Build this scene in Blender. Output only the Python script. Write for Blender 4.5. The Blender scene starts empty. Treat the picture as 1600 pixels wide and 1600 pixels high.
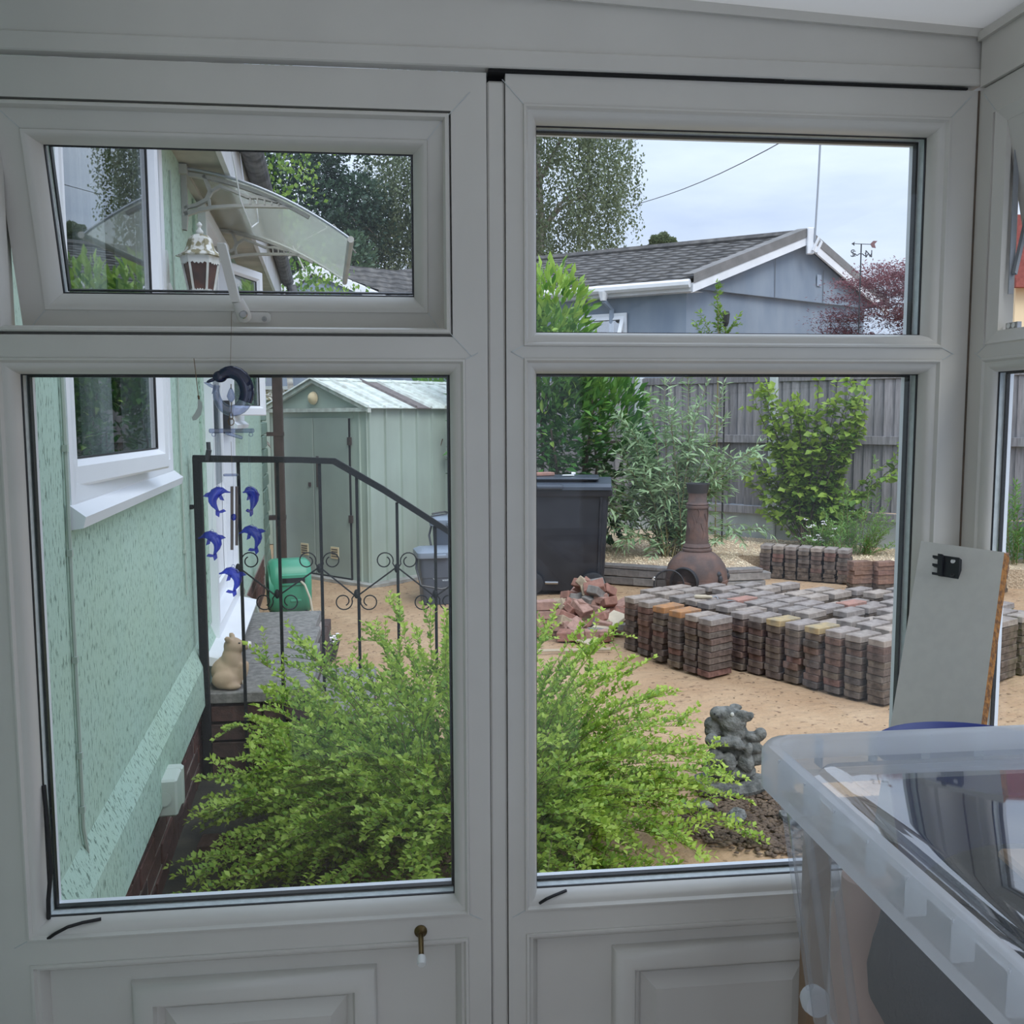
import bpy, math, random
import numpy as np
from mathutils import Vector, Matrix, Euler
random.seed(7); RNG = np.random.default_rng(7)
PI = math.pi
SC = bpy.context.scene
COL = SC.collection

# ---------------------------------------------------------------- camera
CAMPOS = Vector((0, -1.5, 1.5))
YAW, PIT, ROLL, FPX = math.radians(6.5), math.radians(5.6), math.radians(-0.2), 1500.0
fwd = Vector((math.sin(YAW) * math.cos(PIT), math.cos(YAW) * math.cos(PIT), -math.sin(PIT)))
rgt = Vector((math.cos(YAW), -math.sin(YAW), 0))
upv = rgt.cross(fwd)
r2 = math.cos(ROLL) * rgt + math.sin(ROLL) * upv
u2 = -math.sin(ROLL) * rgt + math.cos(ROLL) * upv
cd = bpy.data.cameras.new('camera'); cam = bpy.data.objects.new('camera', cd); COL.objects.link(cam)
M = Matrix((r2, u2, -fwd)).transposed().to_4x4(); M.translation = CAMPOS
cam.matrix_world = M
cd.sensor_width = 36; cd.sensor_height = 36; cd.lens = FPX / 1600 * 36
cd.clip_start = 0.05; cd.clip_end = 300
SC.camera = cam

# ---------------------------------------------------------------- world: bright overcast sky
W = bpy.data.worlds.new('world'); SC.world = W; W.use_nodes = True
nt = W.node_tree; nt.nodes.clear()
def N(t, typ, **kw):
    n = t.nodes.new(typ)
    for k, v in kw.items():
        if k.startswith('i_'): n.inputs[k[2:].replace('_', ' ')].default_value = v
        else: setattr(n, k, v)
    return n
tc = N(nt, 'ShaderNodeTexCoord'); mp = N(nt, 'ShaderNodeMapping'); mp.inputs['Scale'].default_value = (1.6, 1.6, 6.5)
no = N(nt, 'ShaderNodeTexNoise', i_Scale=2.1, i_Detail=6.0, i_Roughness=0.55)
cr = N(nt, 'ShaderNodeValToRGB'); e = cr.color_ramp.elements
e[0].position = .32; e[0].color = (.43, .51, .68, 1); e[1].position = .72; e[1].color = (.62, .69, .82, 1)
sx = N(nt, 'ShaderNodeSeparateXYZ'); mr = N(nt, 'ShaderNodeMapRange'); mr.inputs['From Min'].default_value = 0.0; mr.inputs['From Max'].default_value = 1.0
mr.inputs['To Min'].default_value = .93; mr.inputs['To Max'].default_value = 2.7
bg = N(nt, 'ShaderNodeBackground'); wo = N(nt, 'ShaderNodeOutputWorld')
L = nt.links.new
L(tc.outputs['Generated'], mp.inputs[0]); L(mp.outputs[0], no.inputs['Vector']); L(no.outputs[0], cr.inputs[0])
L(tc.outputs['Generated'], sx.inputs[0]); L(sx.outputs[2], mr.inputs[0])
L(cr.outputs[0], bg.inputs[0]); L(mr.outputs[0], bg.inputs[1]); L(bg.outputs[0], wo.inputs[0])
# the sun behind thin cloud: very soft
sd = bpy.data.lights.new('sun', 'SUN'); sd.energy = 1.3; sd.angle = math.radians(28); sd.color = (1, .97, .92)
so = bpy.data.objects.new('sun', sd); COL.objects.link(so); so.rotation_euler = Euler((math.radians(38), math.radians(16), 0))
so.location = (0, 0, 20)
SC.view_settings.view_transform = 'Standard'; SC.view_settings.look = 'None'
SC.view_settings.exposure = 0.3; SC.view_settings.gamma = 1.0; SC.view_settings.use_curve_mapping = False

# ---------------------------------------------------------------- pixel helpers (used to measure places in the world)
def ray(px, py): return fwd + (px - 800) / FPX * r2 - (py - 800) / FPX * u2
def onY(px, py, y): d = ray(px, py); return CAMPOS + d * ((y - CAMPOS.y) / d.y)
def onZ(px, py, z): d = ray(px, py); return CAMPOS + d * ((z - CAMPOS.z) / d.z)
def atD(px, py, dep): return CAMPOS + ray(px, py) * dep

# ---------------------------------------------------------------- materials
MATS = {}
def mat(name, c, c2=None, rough=.6, vs=6., bump=0., bs=60., metal=0., spec=.5, stretch=(1, 1, 1), rmin=.35, rmax=.65, objrand=None, detail=4., bdist=.004, wave=None, coat=0):
    m = bpy.data.materials.new(name); m.use_nodes = True; t = m.node_tree; b = t.nodes['Principled BSDF']
    b.inputs['Roughness'].default_value = rough; b.inputs['Metallic'].default_value = metal; b.inputs['Specular IOR Level'].default_value = spec
    b.inputs['Coat Weight'].default_value = coat
    tcn = N(t, 'ShaderNodeTexCoord'); mpn = N(t, 'ShaderNodeMapping'); mpn.inputs['Scale'].default_value = stretch
    t.links.new(tcn.outputs['Object'], mpn.inputs[0])
    colout = None
    if objrand:
        oi = N(t, 'ShaderNodeObjectInfo'); rp = N(t, 'ShaderNodeValToRGB'); rp.color_ramp.interpolation = 'LINEAR'
        els = rp.color_ramp.elements
        while len(els) < len(objrand): els.new(.5)
        for i, cc in enumerate(objrand): els[i].position = i / max(1, len(objrand) - 1); els[i].color = (*cc, 1)
        t.links.new(oi.outputs['Random'], rp.inputs[0]); colout = rp.outputs[0]
    if c2 is not None:
        nn = N(t, 'ShaderNodeTexNoise', i_Scale=vs, i_Detail=detail); t.links.new(mpn.outputs[0], nn.inputs['Vector'])
        r = N(t, 'ShaderNodeValToRGB'); r.color_ramp.elements[0].position = rmin; r.color_ramp.elements[1].position = rmax
        r.color_ramp.elements[0].color = (*c, 1); r.color_ramp.elements[1].color = (*c2, 1)
        t.links.new(nn.outputs[0], r.inputs[0])
        if colout:
            mx = N(t, 'ShaderNodeMix', data_type='RGBA', blend_type='MULTIPLY'); mx.inputs[0].default_value = 1
            t.links.new(colout, mx.inputs[6]); t.links.new(r.outputs[0], mx.inputs[7]); colout = mx.outputs[2]
        else: colout = r.outputs[0]
    if colout: t.links.new(colout, b.inputs['Base Color'])
    else: b.inputs['Base Color'].default_value = (*c, 1)
    if bump:
        n2 = N(t, 'ShaderNodeTexNoise', i_Scale=bs, i_Detail=5.0); t.links.new(mpn.outputs[0], n2.inputs['Vector'])
        bp = N(t, 'ShaderNodeBump'); bp.inputs['Strength'].default_value = bump; bp.inputs['Distance'].default_value = bdist
        t.links.new(n2.outputs[0], bp.inputs['Height']); t.links.new(bp.outputs[0], b.inputs['Normal'])
    MATS[name] = m; return m
def glassmat(name, tint=(.97, .985, .98), refl=.06, const=False, haze=0., hazecol=(.8, .85, .9), rough=0.):
    m = bpy.data.materials.new(name); m.use_nodes = True; t = m.node_tree; t.nodes.clear()
    tr = N(t, 'ShaderNodeBsdfTransparent'); tr.inputs[0].default_value = (*tint, 1)
    gl = N(t, 'ShaderNodeBsdfGlossy'); gl.inputs['Roughness'].default_value = rough
    lw = N(t, 'ShaderNodeLayerWeight'); lw.inputs[0].default_value = .5; fr = N(t, 'ShaderNodeMath', operation='POWER'); fr.inputs[1].default_value = 5; t.links.new(lw.outputs['Facing'], fr.inputs[0])
    ad = N(t, 'ShaderNodeMath', operation='MULTIPLY_ADD'); ad.inputs[1].default_value = .85; ad.inputs[2].default_value = refl; ad.use_clamp = True
    mx = N(t, 'ShaderNodeMixShader'); o = N(t, 'ShaderNodeOutputMaterial')
    t.links.new(fr.outputs[0], ad.inputs[0]); mx.inputs[0].default_value = refl
    if not const: t.links.new(ad.outputs[0], mx.inputs[0])
    t.links.new(tr.outputs[0], mx.inputs[1]); t.links.new(gl.outputs[0], mx.inputs[2])
    last = mx.outputs[0]
    if haze:
        d = N(t, 'ShaderNodeBsdfDiffuse'); d.inputs[0].default_value = (*hazecol, 1); ts = N(t, 'ShaderNodeBsdfTranslucent'); ts.inputs[0].default_value = (*hazecol, 1)
        m1 = N(t, 'ShaderNodeMixShader'); m1.inputs[0].default_value = .5; t.links.new(d.outputs[0], m1.inputs[1]); t.links.new(ts.outputs[0], m1.inputs[2])
        m2 = N(t, 'ShaderNodeMixShader'); m2.inputs[0].default_value = haze; t.links.new(last, m2.inputs[1]); t.links.new(m1.outputs[0], m2.inputs[2]); last = m2.outputs[0]
    t.links.new(last, o.inputs[0]); MATS[name] = m; return m
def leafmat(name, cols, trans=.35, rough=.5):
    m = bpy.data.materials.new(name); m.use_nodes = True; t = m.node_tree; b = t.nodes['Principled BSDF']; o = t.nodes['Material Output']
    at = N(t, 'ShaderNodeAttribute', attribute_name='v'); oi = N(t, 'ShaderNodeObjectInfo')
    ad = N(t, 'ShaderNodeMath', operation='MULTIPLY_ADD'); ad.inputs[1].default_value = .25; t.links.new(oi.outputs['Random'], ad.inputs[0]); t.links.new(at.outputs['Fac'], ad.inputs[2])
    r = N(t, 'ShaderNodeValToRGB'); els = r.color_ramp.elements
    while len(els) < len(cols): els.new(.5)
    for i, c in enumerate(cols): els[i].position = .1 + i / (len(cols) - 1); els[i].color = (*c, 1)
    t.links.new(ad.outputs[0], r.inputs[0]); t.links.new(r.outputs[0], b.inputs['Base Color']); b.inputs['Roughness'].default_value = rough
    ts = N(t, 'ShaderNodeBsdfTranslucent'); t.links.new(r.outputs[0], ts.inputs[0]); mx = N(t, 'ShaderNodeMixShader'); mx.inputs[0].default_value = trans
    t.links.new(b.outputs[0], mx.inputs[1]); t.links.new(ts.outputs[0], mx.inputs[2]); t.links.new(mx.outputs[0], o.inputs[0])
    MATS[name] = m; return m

mat('upvc', (.66, .64, .59), (.62, .60, .555), rough=.38, vs=5)
mat('upvc_in', (.76, .74, .69), (.70, .68, .64), rough=.42, vs=3, bump=.05, bs=400)
mat('upvc_out', (.84, .86, .90), (.80, .82, .86), rough=.35, vs=4)
def roofmat():
    m = bpy.data.materials.new('ceiling_white'); m.use_nodes = True; t = m.node_tree; b = t.nodes['Principled BSDF']; b.inputs['Base Color'].default_value = (.84, .82, .78, 1); b.inputs['Roughness'].default_value = .7
    ts = N(t, 'ShaderNodeBsdfTranslucent'); ts.inputs[0].default_value = (.86, .83, .77, 1); mx = N(t, 'ShaderNodeMixShader'); mx.inputs[0].default_value = .125
    t.links.new(b.outputs[0], mx.inputs[1]); t.links.new(ts.outputs[0], mx.inputs[2]); t.links.new(mx.outputs[0], t.nodes['Material Output'].inputs[0]); MATS['ceiling_white'] = m
roofmat()   # white diffusing roof sheet, daylight comes through it
mat('rubber', (.012, .012, .014), rough=.5)
mat('spacer', (.62, .66, .66), (.52, .56, .56), rough=.5, vs=80)
mat('dark_gap', (.01, .01, .01), rough=.9)
mat('black_iron', (.012, .014, .016), (.028, .026, .024), spec=.25, rough=.6, vs=60, rmin=.5, rmax=.8, bump=.4, bs=150)
mat('black_plastic', (.025, .027, .032), rough=.4)
mat('mortar', (.42, .36, .32), (.26, .22, .20), rough=.95, vs=20, bump=.6, bs=120)
mat('mortar_grey', (.30, .27, .24), (.2, .18, .16), rough=.95, vs=20)
mat('plinth_brick', (1, 1, 1), (.55, .52, .5), rough=.85, vs=25, bump=.5, bs=150, objrand=[(.085, .04, .034), (.14, .06, .048), (.11, .052, .044), (.065, .036, .032)])
mat('step_brick', (1, 1, 1), (.5, .5, .5), rough=.9, vs=25, bump=.5, bs=150, objrand=[(.07, .045, .038), (.10, .05, .04), (.075, .062, .05)])
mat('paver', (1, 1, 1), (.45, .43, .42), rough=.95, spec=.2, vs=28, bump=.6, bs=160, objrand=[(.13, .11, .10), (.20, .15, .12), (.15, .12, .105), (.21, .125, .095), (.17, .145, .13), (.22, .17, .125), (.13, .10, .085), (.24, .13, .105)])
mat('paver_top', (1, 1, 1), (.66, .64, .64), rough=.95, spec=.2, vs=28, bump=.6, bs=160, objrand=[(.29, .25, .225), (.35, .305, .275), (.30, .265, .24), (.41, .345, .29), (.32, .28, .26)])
mat('paver_orange', (.46, .23, .10), (.30, .18, .11), rough=.95, spec=.2, vs=28, bump=.6, bs=160)
mat('paver_pink', (.42, .22, .175), (.30, .18, .145), rough=.95, spec=.2, vs=28, bump=.6, bs=160)
mat('paver_yellow', (.46, .34, .18), (.30, .25, .17), rough=.95, spec=.2, vs=28, bump=.6, bs=160)
mat('paver_red', (1, 1, 1), (.6, .6, .6), rough=.95, spec=.2, vs=28, bump=.6, bs=160, objrand=[(.22, .125, .10), (.30, .18, .13), (.20, .125, .10), (.27, .17, .13)])
for _n, _a in (('red', (.34, .175, .135)), ('grey', (.25, .23, .21)), ('buff', (.42, .33, .23)), ('pinkish', (.42, .26, .21))): mat('rubble_' + _n, _a, tuple(c * .7 for c in _a), rough=.95, spec=.2, vs=24, bump=.6, bs=120)
mat('retaining', (1, 1, 1), (.7, .7, .7), rough=.9, vs=24, bump=.6, bs=120, objrand=[(.27, .25, .24), (.22, .20, .19), (.32, .30, .28)])
mat('concrete', (.40, .40, .38), (.28, .27, .25), rough=.95, vs=9, bump=.5, bs=90)
mat('concrete_pale', (.50, .535, .53), (.40, .43, .43), rough=.9, vs=5, bump=.3, bs=90)
mat('slab', (.24, .23, .215), (.155, .15, .14), rough=.95, vs=30, bump=.6, bs=90, rmin=.4, rmax=.6)
mat('mossy', (.062, .060, .045), (.03, .03, .025), rough=1, vs=9, bump=.8, bs=60)  # moss on concrete, darkened further to paint in the shade there
mat('gravel', (.74, .58, .40), (.46, .35, .24), rough=.95, vs=60, bump=1, bs=80, bdist=.02)
mat('pebble', (.92, .78, .56), (.66, .50, .34), rough=.9, vs=13, rmin=.45, rmax=.55)
mat('fence_wood', (1, 1, 1), (.62, .62, .62), rough=.9, vs=9, stretch=(5, 5, .6), bump=.6, bs=12, objrand=[(.27, .26, .27), (.33, .31, .32), (.22, .21, .22), (.38, .36, .37)])
mat('post_concrete', (.56, .60, .60), (.46, .49, .49), rough=.9, vs=8, bump=.3, bs=80)
mat('shed_green', (.40, .48, .42), (.34, .40, .35), rough=.55, vs=3, stretch=(1, 1, .5))
mat('shed_door', (.33, .39, .35), (.29, .34, .31), rough=.5, vs=3)
mat('shed_roof', (.62, .68, .63), (.44, .46, .42), rough=.6, vs=14, bump=.2)
mat('shed_roof_brown', (.17, .14, .13), (.10, .085, .085), rough=.7, vs=20)
mat('blue_render', (.19, .235, .30), (.25, .295, .355), rough=.8, vs=3.5, stretch=(1, 1, .35), bump=.2, bs=40)
mat('tile_grey', (.085, .082, .082), (.17, .16, .15), rough=.9, vs=9, bump=.6, bs=30, rmin=.4, rmax=.75)
mat('tile_red', (.30, .09, .07), (.22, .06, .05), rough=.9, vs=9)
mat('verge', (.22, .21, .205), (.16, .155, .15), rough=.9, vs=5)
mat('white_paint', (.82, .83, .86), (.74, .75, .77), rough=.5, vs=5)
mat('cream_wall', (.75, .62, .40), rough=.9)
mat('fascia_white', (.70, .71, .73), (.60, .60, .60), rough=.6, vs=6)
mat('soffit', (.52, .49, .42), (.40, .38, .32), rough=.8, vs=7)
mat('gutter_dark', (.05, .052, .06), (.16, .16, .17), rough=.8, vs=14, bump=.5, bs=50)
mat('brown_pipe', (.075, .05, .045), (.05, .035, .03), rough=.5, vs=9)
mat('grey_pipe', (.10, .11, .125), rough=.5)
mat('blue_pipe', (.30, .36, .45), rough=.5)
mat('lantern_white', (.74, .75, .73), (.60, .60, .55), rough=.5, vs=20)
mat('lantern_roof', (.74, .74, .70), (.28, .25, .15), rough=.8, vs=38, rmin=.44, rmax=.56)
mat('amber_glass', (.13, .055, .04), (.06, .035, .03), rough=.15, vs=20)
mat('bracket_grey', (.47, .46, .43), (.38, .37, .34), rough=.5, vs=8)
mat('cable', (.42, .48, .42), rough=.6)
mat('box_green', (.52, .58, .53), rough=.5)
mat('curtain', (.80, .82, .80), (.62, .64, .62), rough=.9, vs=16, stretch=(6, 6, .1))
mat('dark_room', (.02, .022, .025), rough=.9)
mat('reel_green', (.055, .31, .19), (.05, .27, .165), rough=.38, vs=4)
mat('reel_dark', (.02, .05, .045), rough=.5)
mat('hose_beige', (.5, .46, .36), rough=.5)
mat('bin_black', (.016, .019, .028), (.026, .030, .040), rough=.42, vs=7)
mat('bin_lid', (.06, .075, .10), (.04, .05, .07), rough=.4, vs=6)
mat('caddy_grey', (.085, .10, .13), (.07, .085, .11), rough=.45, vs=6)
mat('caddy_lid', (.20, .24, .30), rough=.4)
mat('caddy_print', (.6, .66, .72), rough=.5)
mat('chiminea', (.085, .058, .052), (.17, .095, .072), rough=.75, vs=9, bump=.5, bs=60, rmin=.4, rmax=.7)
mat('iron_dark', (.03, .03, .034), rough=.6)
mat('stone_grey', (.075, .08, .075), (.20, .20, .185), rough=.95, vs=34, bump=1., bs=60, bdist=.012)
mat('stone_light', (.5, .5, .46), rough=.9)
mat('pig_tan', (.50, .37, .25), (.42, .30, .20), rough=.75, vs=14, bump=.2)
mat('pig_white', (.75, .70, .66), rough=.6)
mat('wheel_stone', (.16, .16, .14), (.28, .30, .26), rough=.95, vs=30, bump=.7)
mat('bark', (.16, .12, .09), (.10, .08, .06), rough=.9, vs=20)
mat('birch_bark', (.55, .53, .48), (.12, .10, .09), rough=.9, vs=4, stretch=(1, 1, 3))
mat('twig', (.20, .17, .07), rough=.8)
mat('soil', (.15, .105, .07), (.08, .055, .04), rough=1, vs=20, bump=1, bs=50)
mat('grassland', (.10, .14, .05), (.07, .10, .04), rough=1, vs=3)
mat('board_grey', (.62, .61, .56), (.59, .58, .535), rough=.55, vs=60)
mat('chip_edge', (.40, .17, .04), (.18, .08, .03), rough=.9, vs=120, bump=.8, bs=200, rmin=.42, rmax=.58)
mat('brass', (.16, .11, .045), (.10, .07, .03), rough=.35, metal=.8, vs=60)
mat('white_tip', (.75, .76, .74), rough=.5)
mat('chrome', (.45, .45, .45), rough=.25, metal=.9)
mat('galv', (.36, .38, .41), rough=.45, metal=.5)
mat('chain', (.22, .16, .10), rough=.4, metal=.8)
mat('tube_metal', (.26, .22, .19), rough=.35, metal=.8)
mat('blue_bowl', (.02, .035, .20), rough=.3)
mat('cloth_dark', (.035, .038, .042), (.06, .062, .066), rough=.95, vs=12, bump=.4, bs=300)
mat('cloth_beige', (.40, .33, .24), (.30, .26, .20), rough=.9, vs=5)
mat('wood_orange', (.58, .36, .17), (.46, .28, .13), rough=.6, vs=4, stretch=(1, 8, 1))
mat('skin_paper', (.60, .42, .34), rough=.7)
mat('table_wood', (.30, .2, .12), (.22, .14, .08), rough=.5, vs=4, stretch=(6, 1, 1))
mat('floor_tile', (.42, .38, .33), (.34, .30, .26), rough=.6, vs=4)
mat('maple_stem', (.05, .035, .035), rough=.9)
mat('wood_pale', (.55, .47, .35), (.42, .36, .27), rough=.8, vs=9)
mat('steel', (.55, .57, .6), rough=.3, metal=.8)
mat('petal', (.85, .80, .82), rough=.6)
mat('vane_red', (.20, .10, .10), rough=.7)
glassmat('glass', refl=.022); glassmat('house_glass', tint=(.72, .77, .78), refl=.36, const=True); glassmat('poly', tint=(.86, .88, .82), refl=.05, haze=.42, hazecol=(.66, .68, .58), rough=.2)
glassmat('tub', tint=(.93, .94, .955), refl=.06, haze=.10, hazecol=(.72, .78, .86), rough=.08)
glassmat('tub_rim', tint=(.90, .92, .94), refl=.08, haze=.62, hazecol=(.92, .94, .97), rough=.15)
glassmat('tub_lid', tint=(.93, .945, .96), refl=.26, haze=.09, hazecol=(.75, .8, .88), rough=.03)
glassmat('glass_blue_dark', tint=(.03, .07, .20), refl=.14, haze=.30, hazecol=(.02, .06, .25), rough=.05)
glassmat('glass_blue', tint=(.30, .36, .85), refl=.14, haze=.30, hazecol=(.10, .13, .66), rough=.05)
glassmat('glass_clear', tint=(.68, .73, .86), refl=.16, haze=.08, rough=.02)
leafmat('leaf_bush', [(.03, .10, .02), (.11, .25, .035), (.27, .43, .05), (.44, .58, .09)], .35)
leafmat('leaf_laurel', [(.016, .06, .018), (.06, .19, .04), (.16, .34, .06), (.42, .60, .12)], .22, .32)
leafmat('leaf_buddleia', [(.11, .21, .09), (.24, .38, .18), (.40, .54, .31)], .25, .7)
leafmat('leaf_climber', [(.05, .12, .02), (.14, .27, .04), (.33, .47, .07)], .35)
leafmat('leaf_birch', [(.09, .13, .065), (.17, .22, .115), (.26, .31, .17)], .4)
leafmat('leaf_dark', [(.025, .055, .035), (.05, .10, .06), (.10, .17, .09)], .3)
leafmat('leaf_maple', [(.05, .022, .028), (.13, .04, .05), (.27, .09, .10)], .35)
leafmat('leaf_weed', [(.05, .16, .04), (.14, .32, .07), (.27, .45, .12)], .35)

# painted render with vertical scraped texture
def render_mat(name, base, base2, speck):
    m = bpy.data.materials.new(name); m.use_nodes = True; t = m.node_tree; b = t.nodes['Principled BSDF']; b.inputs['Roughness'].default_value = .8
    tcn = N(t, 'ShaderNodeTexCoord'); mpn = N(t, 'ShaderNodeMapping'); mpn.inputs['Scale'].default_value = (1, 1, .28); t.links.new(tcn.outputs['Object'], mpn.inputs[0])
    big = N(t, 'ShaderNodeTexNoise', i_Scale=1.7, i_Detail=3.0); t.links.new(tcn.outputs['Object'], big.inputs['Vector'])
    r0 = N(t, 'ShaderNodeValToRGB'); r0.color_ramp.elements[0].color = (*base, 1); r0.color_ramp.elements[1].color = (*base2, 1); r0.color_ramp.elements[0].position = .35; r0.color_ramp.elements[1].position = .65
    t.links.new(big.outputs[0], r0.inputs[0])
    n1 = N(t, 'ShaderNodeTexNoise', i_Scale=120., i_Detail=4.0, i_Roughness=.62); t.links.new(mpn.outputs[0], n1.inputs['Vector'])
    r1 = N(t, 'ShaderNodeValToRGB'); r1.color_ramp.elements[0].position = .56; r1.color_ramp.elements[1].position = .64; t.links.new(n1.outputs[0], r1.inputs[0])
    mx = N(t, 'ShaderNodeMix', data_type='RGBA'); t.links.new(r1.outputs[0], mx.inputs[0]); t.links.new(r0.outputs[0], mx.inputs[6]); mx.inputs[7].default_value = (*speck, 1)
    t.links.new(mx.outputs[2], b.inputs['Base Color'])
    n2 = N(t, 'ShaderNodeTexNoise', i_Scale=95., i_Detail=4.0); t.links.new(mpn.outputs[0], n2.inputs['Vector'])
    sb = N(t, 'ShaderNodeMath', operation='SUBTRACT'); t.links.new(n2.outputs[0], sb.inputs[0]); t.links.new(r1.outputs[0], sb.inputs[1])
    bp = N(t, 'ShaderNodeBump'); bp.inputs['Strength'].default_value = .5; bp.inputs['Distance'].default_value = .004
    t.links.new(sb.outputs[0], bp.inputs['Height']); t.links.new(bp.outputs[0], b.inputs['Normal']); MATS[name] = m
render_mat('mint_render', (.43, .575, .455), (.44, .60, .51), (.15, .22, .17))
mat('mint_stone', (.34, .46, .38), (.27, .38, .31), rough=.9, vs=12, bump=.6, bs=40)
# sand with clumps and dark crumbs
def sandmat():
    m = mat('sand', (.375, .235, .132), (.475, .325, .195), rough=1, vs=3.2, detail=8, rmin=.3, rmax=.7); t = m.node_tree; b = t.nodes['Principled BSDF']
    tcn = N(t, 'ShaderNodeTexCoord'); src = b.inputs['Base Color'].links[0].from_socket
    n1 = N(t, 'ShaderNodeTexNoise', i_Scale=26., i_Detail=4.0); t.links.new(tcn.outputs['Object'], n1.inputs['Vector'])
    r1 = N(t, 'ShaderNodeValToRGB'); r1.color_ramp.elements[0].position = .62; r1.color_ramp.elements[1].position = .68; t.links.new(n1.outputs[0], r1.inputs[0])
    mx = N(t, 'ShaderNodeMix', data_type='RGBA'); t.links.new(r1.outputs[0], mx.inputs[0]); t.links.new(src, mx.inputs[6]); mx.inputs[7].default_value = (.20, .12, .07, 1)
    t.links.new(mx.outputs[2], b.inputs['Base Color'])
    n2 = N(t, 'ShaderNodeTexNoise', i_Scale=14., i_Detail=8.0); t.links.new(tcn.outputs['Object'], n2.inputs['Vector'])
    bp = N(t, 'ShaderNodeBump'); bp.inputs['Strength'].default_value = .9; bp.inputs['Distance'].default_value = .035
    t.links.new(n2.outputs[0], bp.inputs['Height']); t.links.new(bp.outputs[0], b.inputs['Normal'])
sandmat()

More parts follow.
